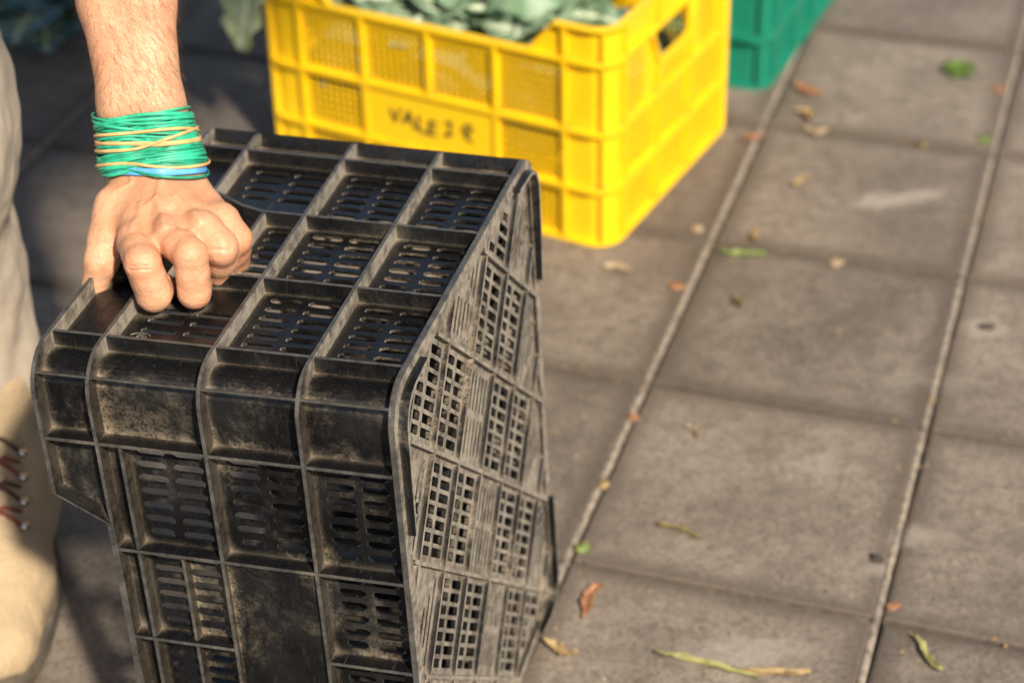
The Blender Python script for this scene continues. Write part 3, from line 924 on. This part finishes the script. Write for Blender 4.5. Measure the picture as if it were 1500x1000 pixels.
# extensor tendons and the skin folds pushed up between the wrist and the knuckles
ridge([MI + up, MI * .55 + Wc * .45 + up], .0015, .0028)
ridge([MM + up, MM * .5 + Wc * .5 + up], .0018, .0028)
ridge([MR + up, MR * .5 + Wc * .5 + up], .0014, .0026)
ridge([MI * .5 + MM * .5 + up * .9, MI * .35 + MM * .35 + Wc * .3 + up], -.0019, .005)
ridge([MM * .5 + MR * .5 + up * .9, MM * .35 + MR * .35 + Wc * .3 + up], -.0020, .005)
ridge([MR * .5 + MP * .5 + up * .9, MR * .4 + MP * .4 + Wc * .2 + up], -.0015, .004)
rf = random.Random(3)
for k in range(13):                        # transverse folds
    t = .16 + .055 * k
    base_ = Wc * (1 - t) + (MI * .4 + MM * .3 + MR * .3) * t
    x0, x1 = rf.uniform(-.034, -.010), rf.uniform(.004, .030)
    P = [base_ + up * 1.2 + np.array((x0, rf.uniform(-.002, .003), 0)), base_ + up * 1.3 + np.array(((x0 + x1) / 2, rf.uniform(-.003, .003), .001)), base_ + up * 1.2 + np.array((x1, rf.uniform(.001, .006), 0))]
    ridge(P, rf.choice((-.0019, -.0014, -.0010)), .0012)
for a, b in ((PI, DI), (PM, DM), (PR, DR)):   # creases over the finger joints
    for k, off in enumerate((-.007, -.004, -.001, .002, .005)):
        c = a + np.array((0, -.011, .006)) + (b - a) * (off / .026)
        ridge([c + right * -.009, c + np.array((0, -.003, .002)), c + right * .009], -.0012, .0010)
# veins and the slack, uneven skin of a working hand
for a_, b_, c_ in ((MI * .45 + MM * .15 + Wc * .4, MM * .5 + Wc * .5, Wu), (MR * .6 + Wc * .4, MR * .3 + Wc * .7, Wu), (T0, MI * .3 + Wr * .7, Wr)):
    ridge([np.array(q_) + up * 1.05 for q_ in (a_, b_, c_)], .0012, .0022)
N = normals(V, F)
low_ = V[:, 2] < .54
dd_ = np.zeros(len(V))
for i_ in np.where(low_)[0]:
    p_ = V[i_]; dd_[i_] = mnoise.fractal(Vector((p_[0] * 130, p_[1] * 75, p_[2] * 130)), 1.0, 2.0, 3)
V = V + N * (dd_ * .00030)[:, None]
skin = np_mesh('body', V, F, M_SKIN, person)
skin_V, skin_F = V, F
fl = np.zeros(len(V))
for c_, r_, a_ in ((MI, .016, .6), (MM, .016, .7), (MR, .016, .7), (MP, .014, .6), (PI, .014, .8), (PM, .014, .7), (PR, .014, .9), (PP, .013, .9), (MM * .5 + Wc * .5, .022, .8), (MR * .6 + Wc * .4, .016, .7), (A2, .05, .35), (DI, .012, .4), (DM, .012, .4)):
    fl = np.maximum(fl, a_ * np.exp(-(np.linalg.norm(V - c_, axis=1) / r_) ** 2))
at = skin.data.attributes.new('flush', 'FLOAT', 'POINT'); at.data.foreach_set('value', fl.astype(np.float32))
# arm hair
N = normals(V, F)
hr = np.random.RandomState(5)
sel = np.where((V[:, 2] > .535) & (V[:, 2] < .70))[0]
mb = MB()
axis = (A2 - A1) / np.linalg.norm(A2 - A1)
for i in hr.choice(sel, 3200, replace=False):
    p, n = V[i], N[i]
    tdir = -axis * .8 + right * (.5 if n[0] > -.2 else -.2) + hr.normal(0, .25, 3)
    tdir = tdir - n * (tdir @ n); tdir /= np.linalg.norm(tdir) + 1e-9
    ln = hr.uniform(.006, .014) * (1.25 if n[0] > .5 else 1); w = np.cross(n, tdir) * .00006
    q1 = p + n * ln * .22 + tdir * ln * .5; q2 = p + n * ln * .30 + tdir * ln
    mb.add([p - w, p + w, q1 + w, q1 - w, q2], [(0, 1, 2, 3), (3, 2, 4)])
hair = mb.build('arm_hair', M_HAIR, person, fix=False); hair['kind'] = 'stuff'

# rubber bands wound round the wrist
ax_w = A1 - Wc; ax_w = ax_w / np.linalg.norm(ax_w)
e1 = right - ax_w * (right @ ax_w); e1 /= np.linalg.norm(e1); e2 = np.cross(ax_w, e1)
rb = np.random.RandomState(11)
def wrist_r(t, ang):
    # distance from the wrist axis to the skin in a direction, found from the body mesh itself
    key = (round(t, 4), int(ang / (2 * math.pi) * 48) % 48)
    return key
rel = skin_V - Wc
hgt = rel @ ax_w
pa = rel @ e1; pb = rel @ e2
NS = 64
def profile(t):
    m_ = (np.abs(hgt - t) < .004) & (np.hypot(pa, pb) < .055)
    an = (np.arctan2(pb[m_], pa[m_]) % (2 * math.pi)) / (2 * math.pi) * NS
    rr_ = np.hypot(pa[m_], pb[m_]); out = np.zeros(NS)
    for k in range(NS):
        dd = np.abs((an - k + NS / 2) % NS - NS / 2) < 1.6
        out[k] = rr_[dd].max() if dd.any() else 0
    if (out == 0).any(): out[out == 0] = np.median(out[out > 0])
    return out
prof = [(t, profile(t)) for t in np.linspace(-.004, .062, 12)]
def skin_r(t, ang):
    t = min(max(t, prof[0][0]), prof[-1][0]); f_ = (t - prof[0][0]) / (prof[-1][0] - prof[0][0]) * 11
    i = min(int(f_), 10); w_ = f_ - i; k = ang / (2 * math.pi) * NS
    k0 = int(k) % NS; k1 = (k0 + 1) % NS; u_ = k - int(k)
    g_ = lambda P_: P_[k0] * (1 - u_) + P_[k1] * u_
    return g_(prof[i][1]) * (1 - w_) + g_(prof[i + 1][1]) * w_
def band(t, tilt, ph, thick, width, lay, m, wob=0.0, label=None, group=None):
    n = 56; pts = []
    for k in range(n):
        an = 2 * math.pi * k / n
        tt = t + tilt * math.cos(an - ph) + wob * math.sin(2 * an + ph * 2)
        r_ = skin_r(tt, an) + lay + thick * .6
        pts.append(Wc + ax_w * tt + (e1 * math.cos(an) + e2 * math.sin(an)) * r_)
    mb_ = MB(); mb_.tube(pts, width, 8, True, thick / width, up=lambda i: Vector(ax_w))
    o = mb_.build('rubber_band', m); tag(o, label, 'rubber band', group)
GB = 'rubber bands wound round the wrist'
for k in range(64):
    t = .0085 + .039 * (k / 63) + rb.uniform(-.002, .002)
    dark = rb.rand() < .3
    band(t, rb.normal(0, .0045), rb.uniform(0, 6.28), .0006, rb.uniform(.0007, .0015), rb.choice((.0002, .0012, .0022, .0032)), M_RUB_G2 if dark else M_RUB_G, rb.uniform(-.0022, .0022),
         'dark green rubber band in the bundle wound round the wrist' if dark else ('bright green rubber band in the %s half of the bundle wound round the wrist' % ('upper' if t > .029 else 'lower')), GB)
for t, ti, ph, lay, w_, lab in ((.0285, .005, .6, .0044, .0012, 'tan rubber band slanting down to the right across the green bundle'), (.0310, .006, 2.2, .0040, .0012, 'tan rubber band slanting up to the right across the green bundle'),
                            (.0262, .003, 3.6, .0038, .0012, 'wide flat tan rubber band lying level in the middle of the green bundle'), (.0335, .004, 4.2, .0042, .0012, 'topmost tan rubber band of the bundle on the wrist'),
                            (.0115, .0042, 2.8, .0042, .0012, 'lowest tan rubber band, just above the blue one')):
    band(t, ti, ph, .0008, w_, lay, M_RUB_T, .0015, lab, GB)
band(.0050, .0032, 3.6, .0006, .0030, .0003, M_RUB_B, .0006, 'wide light blue rubber band nearest the hand', GB)

# clothes
def coarse(name, prims, h, m, parent, wr=0.0, wf=30, seed=0):
    pts = np.array([p for pr in prims for p in (pr[0], pr[1])]); rmax = max(max(pr[2], pr[3]) for pr in prims) + .03
    s = SDF(pts.min(0) - rmax, pts.max(0) + rmax, h)
    for a, b, ra, rb_, k in prims: s.cone(a, b, ra, rb_, k)
    V, F = s.surface(); N = normals(V, F)
    if wr:
        d = np.array([mnoise.fractal(Vector((p[0] * wf, p[1] * wf, p[2] * wf * .45 + seed)), 1.0, 2.0, 3) for p in V])
        V = V + N * (wr * d)[:, None]
    return np_mesh(name, V, F, m, parent)
coarse('trousers', [((-.496, 1.530, .205), (-.510, 1.530, .30), .064, .068, .02), ((-.510, 1.530, .30), (-.500, 1.49, .47), .068, .080, .03), ((-.500, 1.49, .47), (-.535, 1.74, .86), .082, .105, .05),
                    ((-.80, 1.66, .155), (-.80, 1.66, .20), .074, .072, .02), ((-.80, 1.66, .20), (-.77, 1.56, .48), .070, .080, .03), ((-.77, 1.56, .48), (-.69, 1.78, .86), .082, .105, .05),
                    ((-.53, 1.77, .90), (-.68, 1.79, .90), .13, .13, .05)], .005, M_TROUSER, person, .007, 22, 3)
coarse('shirt', [((-.60, 1.77, .93), (-.52, 1.66, 1.22), .15, .17, .08), ((-.42, 1.60, 1.24), (-.64, 1.66, 1.28), .10, .10, .08), ((-.42, 1.60, 1.20), (-.375, 1.565, 1.00), .085, .068, .05),
                 ((-.64, 1.68, 1.25), (-.72, 1.62, 1.02), .085, .068, .05)], .010, M_SHIRT, person, .010, 14, 8)
def boot(ox, oy, rz):
    """lace-up work boot, toe toward -y"""
    b = SDF((-.075, -.20, -.005), (.075, .14, .24), .0028)
    for x in (-.011, .011):
        b.cone((x, -.138, .040), (x * 1.2, -.06, .046), .030, .033, .02)
        b.cone((x, -.06, .046), (x, .085, .055), .033, .032, .02)
    b.cone((0, -.085, .048), (0, .03, .105), .032, .040, .03)
    b.cone((0, .045, .07), (0, .055, .20), .041, .044, .03)
    b.cone((0, -.055, .068), (0, .012, .128), .020, .024, .01)
    z = b.lo[2] + b.h * np.arange(b.n[2])
    b.d = np.maximum(b.d, (.022 - z)[None, None, :].astype(np.float32))
    V, F = b.surface()
    M4 = Matrix.Translation((ox, oy, 0)) @ Matrix.Rotation(rz, 4, 'Z')
    root = empty('boot', mat=M4); root.parent = person
    N = normals(V, F)
    d = np.array([mnoise.fractal(Vector(p) * 45, 1.0, 2.0, 3) for p in V]); V = V + N * (.0016 * d)[:, None]
    np_mesh('upper', V, F, M_SUEDE, root)
    # sole with a welt
    m = MB(); out = []
    for k in range(40):
        a = 2 * math.pi * k / 40
        y = -.046 + math.sin(a) * .131
        w = .052 if y < -.04 else .043
        f_ = (abs(math.cos(a)) ** .75) * math.copysign(1, math.cos(a))
        wd = .049 - .010 * max(0, min(1, (y + .02) / .08))
        out.append((f_ * wd, y))
    n = 40
    V2 = []
    for sc_, z_ in ((.96, 0), (1.0, .004), (1.0, .016), (1.03, .018), (1.03, .0255), (.9, .027)):
        V2 += [(x * sc_, (y + .046) * sc_ - .046, z_) for x, y in out]
    F2 = [[r_ * n + k, r_ * n + (k + 1) % n, (r_ + 1) * n + (k + 1) % n, (r_ + 1) * n + k] for r_ in range(5) for k in range(n)] + [list(range(n))[::-1], [5 * n + k for k in range(n)]]
    m.add(V2, F2); m.build('sole', M_SOLE, root)
    # laces and hooks
    for k in range(5):
        y = -.064 + .017 * k; z = .0960 + .0150 * k
        wv = .027
        m = MB(); m.tube([(-wv, y, z - .011), (-wv * .5, y + .003, z), (wv * .5, y + .009, z + .004), (wv, y + .012, z - .005)], .0019, 6)
        m.tube([(wv, y, z - .011), (wv * .5, y + .003, z + .002), (-wv * .5, y + .009, z + .005), (-wv, y + .012, z - .005)], .0019, 6)
        m.build('lace', M_REDLACE if k % 2 else M_LACE, root)
        for sg in (-1, 1):
            m = MB(); m.tube([(sg * (wv + .001), y, z - .014), (sg * (wv + .005), y - .001, z - .010)], .0042, 8); m.build('eyelet', M_METAL, root)
boot(-.478, 1.462, R(5)); boot(-.80, 1.58, R(-8))

# ------------------------------------------------------------------ vegetables
def leaf_mesh(L, Wd, ruff, curl, seed, mats, name, parent, rib=True, solid=.0016):
    rnd = random.Random(seed); nu, nv = 14, 11
    V = []; F = []
    ph = rnd.uniform(0, 6)
    for i in range(nu):
        u = i / (nu - 1)
        w = Wd * (math.sin(math.pi * min(1, u * .86 + .10)) ** .7) * (.35 + .65 * min(1, u * 2.2))
        for j in range(nv):
            v = (j / (nv - 1)) * 2 - 1
            ww = w * (1 + .12 * math.sin(u * 26 + ph + v * 2))
            x = v * ww
            z = curl * (u ** 2) * L * -.6 + abs(v) ** 1.6 * ww * .35 + ruff * abs(v) ** 2 * math.sin(u * 22 + v * 3 + ph) + ruff * .4 * math.sin(u * 40 + v * 9)
            y = u * L * (1 - .18 * curl * u) + ruff * .5 * abs(v) * math.cos(u * 19 + ph)
            V.append((x, y, z))
    for i in range(nu - 1):
        for j in range(nv - 1): F.append([i * nv + j, i * nv + j + 1, (i + 1) * nv + j + 1, (i + 1) * nv + j])
    m = MB(); m.add(V, F, 0, True)
    o = m.build(name, mats[0], parent, fix=False)
    md = o.modifiers.new('thickness', 'SOLIDIFY'); md.thickness = solid
    if rib:
        mid = [Vector(V[i * nv + nv // 2]) + Vector((0, 0, .0015)) for i in range(nu)]
        m2 = MB(); m2.tube([mid[0] - Vector((0, .03, 0))] + mid, [.0090] + [.0080 * (1 - i / nu) + .0014 for i in range(nu)], 7)
        for i in range(2, nu - 2, 2):
            for sg in (1, -1):
                e = V[(min(nu - 1, i + 2)) * nv + nv // 2 + sg * 4]
                h_ = V[(min(nu - 1, i + 1)) * nv + nv // 2 + sg * 2]
                m2.tube([mid[i], Vector(h_) + Vector((0, 0, .001)), Vector(e) + Vector((0, 0, .0005))], [.0022, .0015, .0006], 5)
        r_ = m2.build('leaf_rib', mats[1], o)
    return o
def plant(name, loc, label, cat, n, L, Wd, mats, seed, tilt=(.5, 1.2), group=None, core=True):
    root = empty(name, loc); tag(root, label, cat, group); rnd = random.Random(seed)
    for k in range(n):
        an = 2 * math.pi * k / n * 1.0 + rnd.uniform(-.3, .3)
        o = leaf_mesh(L * rnd.uniform(.8, 1.15), Wd * rnd.uniform(.8, 1.15), .0055, rnd.uniform(.3, .9), seed * 31 + k, mats, 'leaf', root)
        el = rnd.uniform(*tilt)
        o.matrix_local = Matrix.Rotation(an, 4, 'Z') @ Matrix.Translation((0, .015, 0)) @ Matrix.Rotation(el, 4, 'X') @ Matrix.Rotation(rnd.uniform(-.4, .4), 4, 'Y')
    if core:
        m = MB(); V = []; F = []
        nu, nv = 12, 16
        for i in range(nu + 1):
            for j in range(nv):
                th = math.pi * i / nu; ph_ = 2 * math.pi * j / nv
                d = Vector((math.sin(th) * math.cos(ph_), math.sin(th) * math.sin(ph_), math.cos(th)))
                r_ = Wd * .85 * (1 + .16 * mnoise.noise(d * 4 + Vector((seed, 0, 0))))
                V.append(d * r_ + Vector((0, 0, .02)))
        for i in range(nu):
            for j in range(nv): F.append([i * nv + j, i * nv + (j + 1) % nv, (i + 1) * nv + (j + 1) % nv, (i + 1) * nv + j])
        m.add(V, F, 0, True); m.build('head', mats[0], root)
    return root
yX = Vector((math.cos(-.5045), math.sin(-.5045), 0)); yY = Vector((-yX.y, yX.x, 0))
yc = Vector((.1193, 2.0211, 0)) - yX * YL / 2 + yY * YW / 2
def in_y(a, b, z): return tuple(yc + yX * a + yY * b + Vector((0, 0, z)))
GV = 'cauliflowers in the yellow crate'
plant('cauliflower', in_y(.060, -.035, .190), 'cauliflower with big pale-ribbed leaves at the middle of the yellow crate front', 'cauliflower', 7, .122, .068, (M_CAUL, M_RIB), 4, (.40, .95), GV)
plant('cauliflower', in_y(-.055, -.030, .190), 'grey-green cauliflower left of the middle of the yellow crate', 'cauliflower', 7, .120, .068, (M_CAUL, M_RIB), 9, (.40, .95), GV)
plant('cauliflower', in_y(-.150, -.010, .190), 'cauliflower in the left end of the yellow crate', 'cauliflower', 6, .100, .060, (M_CAUL, M_RIB), 31, (.45, .95), GV)
plant('cauliflower', in_y(-.01, .07, .205), 'pale cauliflower behind those at the front of the yellow crate', 'cauliflower', 8, .135, .072, (M_CAUL, M_RIB), 57, (.40, 1.0), GV)
plant('cabbage', in_y(-.12, .095, .175), 'dark green cabbage at the back of the yellow crate', 'cabbage', 9, .10, .05, (M_CAULD, M_CAUL), 12, (.6, 1.3), GV)
plant('cabbage', in_y(.115, .04, .12), 'small dark cabbage deep in the right of the yellow crate', 'cabbage', 8, .08, .045, (M_CAULD, M_CAUL), 17, (.5, 1.1), GV)
for k_, (a_, lab_) in enumerate(((-.155, 'dark cabbage low in the crate behind the left mesh of the yellow front'), (-.03, 'dark cabbage low in the crate behind the lettered plate'), (.105, 'dark cabbage low in the crate behind the right mesh of the yellow front'))):
    plant('cabbage', in_y(a_, -.098, .100), lab_, 'cabbage', 8, .050, .068, (M_CAULD, M_CAULD), 40 + k_, (1.3, 1.55), 'cabbages lower down in the yellow crate')
droop = empty('cauliflower_leaf', in_y(-.255, -.135, .282)); tag(droop, 'pale green cauliflower leaf hanging out over the left rim of the yellow crate', 'leaf')
o = leaf_mesh(.14, .036, .006, .3, 77, (M_PALE, M_RIB), 'blade', droop)
o.matrix_local = Matrix.Rotation(R(140), 4, 'Z') @ Matrix.Rotation(R(-58), 4, 'X')

# ------------------------------------------------------------------ fallen leaves and scraps on the paving
def scrap(name, loc, rz, L, Wd, curl, roll, m, label, cat, h=.003, seed=0, lift=0.0):
    """a dried leaf: folded along its midrib, arched along its length"""
    nu, nv = 9, 5; V = []; F = []
    rnd = random.Random(seed + 1)
    for i in range(nu):
        u = i / (nu - 1); w0 = Wd * .5 * (math.sin(math.pi * (u * .94 + .03)) ** .75); wl_, wr_ = w0 * rnd.uniform(.55, 1.15), w0 * rnd.uniform(.55, 1.15)
        for j in range(nv):
            v = j / 2 - 1; w = wl_ if v < 0 else wr_
            a = roll * 1.35 * v
            x = w * (math.sin(a) / max(roll * 1.35, .01) if roll > .01 else v)
            z = w * (1 - math.cos(a)) / max(roll * 1.35, .01) + curl * L * (u - .5) ** 2 + .0022 * rnd.uniform(-1, 1)
            V.append((x + .0012 * rnd.uniform(-1, 1) + .25 * Wd * math.sin(u * 4.5 + seed * 2) + .12 * L * math.sin(u * 3 + seed) * curl, (u - .5) * L, z))
    for i in range(nu - 1):
        for j in range(nv - 1): F.append([i * nv + j, i * nv + j + 1, (i + 1) * nv + j + 1, (i + 1) * nv + j])
    zmin = min(v[2] for v in V)
    V = [(x, y, z - zmin) for x, y, z in V]
    mb_ = MB(); mb_.add(V, F, 0, True)
    mb_.tube([Vector(V[i * nv + 2]) + Vector((0, 0, .0004)) for i in range(nu)] , [.0011 * (1 - .5 * i / nu) for i in range(nu)], 5)
    o = mb_.build(name, m, None, fix=False)
    md = o.modifiers.new('thickness', 'SOLIDIFY'); md.thickness = .0007
    o.location = (loc[0], loc[1], .0012 + lift); o.rotation_euler = (0, 0, rz)
    tag(o, label, cat)
    return o
def crumb(name, loc, rad, m, label, cat, seed=0, flat=.6, long=1.0, group=None):
    mb_ = MB(); V = []; F = []; nu, nv = 6, 9
    for i in range(nu + 1):
        for j in range(nv):
            th = math.pi * i / nu; ph_ = 2 * math.pi * j / nv
            d = Vector((math.sin(th) * math.cos(ph_), math.sin(th) * math.sin(ph_), math.cos(th)))
            r_ = rad * (1 + .75 * mnoise.noise(d * 2.9 + Vector((seed * 3.7, 1, 0))))
            V.append((d.x * r_ * long, d.y * r_, d.z * r_ * flat))
    for i in range(nu):
        for j in range(nv): F.append([i * nv + j, i * nv + (j + 1) % nv, (i + 1) * nv + (j + 1) % nv, (i + 1) * nv + j])
    mb_.add(V, F, 0, True)
    o = mb_.build(name, m); o.location = (loc[0], loc[1], rad * flat * .35); o.rotation_euler = (0, 0, seed * 1.3)
    return tag(o, label, cat, group)
M_ORANGE = mat_leaf('orange_dry_leaf', (.22, .095, .045), (.36, .18, .085), 90)
M_OCHRE = mat_leaf('ochre_dry_leaf', (.24, .155, .065), (.38, .27, .12), 90)
M_OLIVE = mat_leaf('olive_dry_leaf', (.12, .09, .03), (.24, .19, .07), 90)
M_LEAFG = mat_leaf('fresh_green_leaf', (.08, .13, .025), (.20, .25, .06), 90)
M_YGREEN = mat_leaf('yellow_green_leaf', (.21, .21, .07), (.36, .33, .13), 90)
M_TAN = mat_leaf('tan_husk', (.27, .20, .115), (.40, .30, .19), 90)
scrap('dry_leaf', (.067, 1.407), -.50, .050, .017, .15, .95, M_ORANGE, 'folded orange-red dry leaf beside the black crate foot', 'leaf', seed=1)
for (x, y, r_, s_) in ((.030, 1.348, .5, 1), ):
    scrap('dry_leaf', (.037, 1.341), 1.0, .034, .017, .9, 1.2, M_OCHRE, 'curled ochre leaf scrap nearest the black crate', 'leaf', seed=2)
o = scrap('grass_blade', (.166, 1.318), 1.15, .095, .010, .10, .8, M_YGREEN, 'long yellowing blade with a bend at the bottom edge', 'leaf', seed=3)
scrap('grass_blade', (.222, 1.307), 1.42, .070, .011, .08, .9, M_OCHRE, 'long brown blade end pointing right at the bottom edge', 'leaf', seed=4)
scrap('leaf_curl', (.363, 1.323), .55, .048, .013, .5, 1.3, M_YGREEN, 'curled pale green leaf on the lower right tile', 'leaf', seed=5)
scrap('leaf_pod', (.157, 1.504), 1.05, .046, .010, .2, 1.3, M_OLIVE, 'olive brown twig-like pod in the middle of a tile', 'pod', seed=6)
scrap('seed_husk', (.185, 1.661), .7, .020, .013, .8, 1.3, M_TAN, 'lone tan seed husk on a tile above the olive pod', 'husk', seed=31)
crumb('leaf_scrap', (.062, 1.483), .0075, M_LEAFG, 'small bright green scrap by the mortar line near the crate', 'scrap', 4, .6)
scrap('leaf_pod', (.272, 2.007), 1.25, .052, .015, .25, 1.2, M_LEAFG, 'slim green leaf lying over the joint', 'leaf', seed=7)
scrap('dry_leaf', (.293, 2.046), .2, .024, .016, .6, 1.1, M_OCHRE, 'crumpled ochre leaf just above the slim green leaf', 'leaf', seed=8)
scrap('dry_leaf', (.124, 1.983), 1.3, .036, .016, .3, .6, M_TAN, 'pale tan leaf in front of the yellow crate corner', 'leaf', seed=9)
scrap('leaf_pod', (.257, 1.905), .1, .028, .011, .3, 1.3, M_OLIVE, 'short dark bud standing alone below the slim green leaf', 'bud', seed=10)
scrap('seed_husk', (.362, 2.171), 1.9, .026, .016, .7, 1.2, M_OCHRE, 'ochre husk in the middle of a tile right of the yellow crate', 'husk', seed=32)
scrap('dry_leaf', (.404, 2.418), 1.1, .045, .024, .3, .7, M_ORANGE, 'orange leaf beside the green crate', 'leaf', seed=11)
scrap('dry_leaf', (.391, 2.345), .8, .034, .024, .6, 1.0, M_OCHRE, 'crumpled brown leaf below the orange leaf', 'leaf', seed=12)
scrap('dry_leaf', (.316, 2.289), 1.3, .028, .018, .3, .7, M_ORANGE, 'orange brown leaf caught on the mortar line by the yellow crate', 'leaf', seed=13)
scrap('leaf_scrap', (.400, 2.300), 1.4, .030, .018, .6, .9, M_TAN, 'pale scrap on the joint under the crumpled brown leaf', 'scrap', seed=33)
for k, (dx, dy, rz_, mm) in enumerate(((0, 0, .3, M_LEAFG), (.008, .006, 1.4, M_LEAFG), (-.008, .003, 2.3, M_OLIVE))):
    pass
M_BUD = mat_leaf('bud_leaf', (.07, .13, .02), (.18, .26, .05), 90)
bud = empty('leafy_bud', (.618, 2.467, 0)); tag(bud, 'small tuft of fresh green leaves on the top right tile', 'bud')
for k in range(7):
    o = leaf_mesh(.024, .010, .003, .9, 70 + k, (M_BUD, M_YGREEN), 'leaf', bud, rib=False, solid=.0008)
    o.matrix_local = Matrix.Translation((0, 0, .004)) @ Matrix.Rotation(k * .9, 4, 'Z') @ Matrix.Rotation(.5 + .1 * (k % 3), 4, 'X')
GC = 'small scraps scattered over the paving'
for k, (x, y, r_, mm, lab) in enumerate((
        (.088, 1.582, .0055, M_OCHRE, 'ochre crumb on the mortar line left of the tan husk'), (.124, 1.695, .0055, M_ORANGE, 'orange crumb on the mortar line above the tan husk'),
        (.380, 1.987, .0065, M_TAN, 'tan crumb on the joint right of the slim green leaf'), (.610, 2.274, .0080, M_LEAFG, 'green crumb on the right mortar line by a tile corner'),
        (.189, 1.944, .0070, M_ORANGE, 'flat orange scrap left of the mortar line before the yellow crate'), (.530, 2.265, .0070, M_OLIVE, 'olive crumb on the joint near the right mortar line'),
        (.658, 2.414, .0075, M_ORANGE, 'orange scrap at the far right edge of the paving'), (.345, 1.392, .0050, M_ORANGE, 'orange crumb in the crevice of the right mortar line'),
        (.340, 1.458, .0060, M_SOIL, 'dark lump in place of a hole on the right mortar line'), (.527, 1.846, .0060, M_SOIL, 'dark lump with a pale ring in place of a hole at the right edge'),  # dark lumps stand in for holes in the paving
        (.225, 2.07, .0065, M_TAN, 'tan crumb right of the yellow crate corner'))):
    crumb('scrap', (x, y), r_, mm, lab, 'scrap', 20 + k, .3, 1.5, GC)
for k in range(46):
    # specks too small to tell apart
    pass
sp = MB(); rs = random.Random(5)
for k in range(420):
    x, y = rs.uniform(-.5, .8), rs.uniform(1.2, 2.7); r_ = rs.uniform(.0006, .0022)
    pts = [(x + r_ * math.cos(a) * rs.uniform(.6, 1.3), y + r_ * math.sin(a) * rs.uniform(.6, 1.3), .0008) for a in (0, 1.3, 2.5, 3.8, 5)]
    sp.add(pts + [(x, y, .0008 + r_ * .8)], [(0, 1, 5), (1, 2, 5), (2, 3, 5), (3, 4, 5), (4, 0, 5)])
tag(sp.build('grit', M_TAN), 'fine pale grit scattered over the tiles', 'grit', kind='stuff')
cr = MB(); rs = random.Random(9)
for k in range(700):
    i, j = rs.randint(-3, 3), rs.randint(-2, 5)
    if rs.random() < .55: q = org + av * (TA * i + rs.gauss(.002, .006)) + bv * (TB * (j + rs.random()))
    else: q = org + av * (TA * (i + rs.random())) + bv * (TB * j + rs.gauss(0, .006))
    if rs.random() < .35: q += Vector((rs.gauss(0, .04), rs.gauss(0, .04), 0))
    r_ = rs.uniform(.0008, .0034); an = rs.uniform(0, 6); z0 = .0006
    pts = [(q.x + r_ * math.cos(a + an) * rs.uniform(.4, 1.5), q.y + r_ * math.sin(a + an) * rs.uniform(.4, 1.5), z0 + rs.uniform(0, .0006)) for a in (0, 1.3, 2.5, 3.8, 5)]
    cr.add(pts + [(q.x, q.y, z0 + r_ * rs.uniform(.2, .7))], [(0, 1, 5), (1, 2, 5), (2, 3, 5), (3, 4, 5), (4, 0, 5)])
tag(cr.build('leaf_crumbs', mat_leaf('crushed_leaf', (.16, .10, .045), (.36, .25, .12), 300)), 'crushed leaf crumbs gathered along the joints of the paving', 'crumbs', kind='stuff')
# drooping leaf beside the yellow crate and dark vegetables behind
bg = plant('cabbage', (-.66, 2.66, .03), 'blue-green cabbage on the ground behind the arm', 'cabbage', 9, .17, .07, (M_BLUEGREEN, M_PALE), 23, (.2, .8))
# unseen awning, added so its edge shades the ground behind the man
aw = empty('added_awning', (0, 0, 0)); tag(aw, 'added cream awning overhead, out of the picture, put up to shade the back left', 'awning')
m = MB()
P = [(-.05, -.64), (1.96, 2.17), (-1.0, 4.2), (-3.2, 1.3)]
nx = 8; V = []; F = []
for i in range(nx + 1):
    for j in range(nx + 1):
        u, v = i / nx, j / nx
        x = (P[0][0] * (1 - u) + P[1][0] * u) * (1 - v) + (P[3][0] * (1 - u) + P[2][0] * u) * v
        y = (P[0][1] * (1 - u) + P[1][1] * u) * (1 - v) + (P[3][1] * (1 - u) + P[2][1] * u) * v
        V.append((x, y, 2.2 - .10 * math.sin(math.pi * u) * math.sin(math.pi * v)))
for i in range(nx):
    for j in range(nx): F.append([i * (nx + 1) + j, (i + 1) * (nx + 1) + j, (i + 1) * (nx + 1) + j + 1, i * (nx + 1) + j + 1])
m.add(V, F, 0, True)
o = m.build('cloth', mat_fabric('cream_canvas', (.55, .50, .42)), aw); md = o.modifiers.new('thickness', 'SOLIDIFY'); md.thickness = .003
for x, y in P:
    m = MB(); m.tube([(x, y, -.04), (x, y, 2.2)], .018, 10); m.build('pole', M_METAL, aw)
bpy.context.view_layer.update()
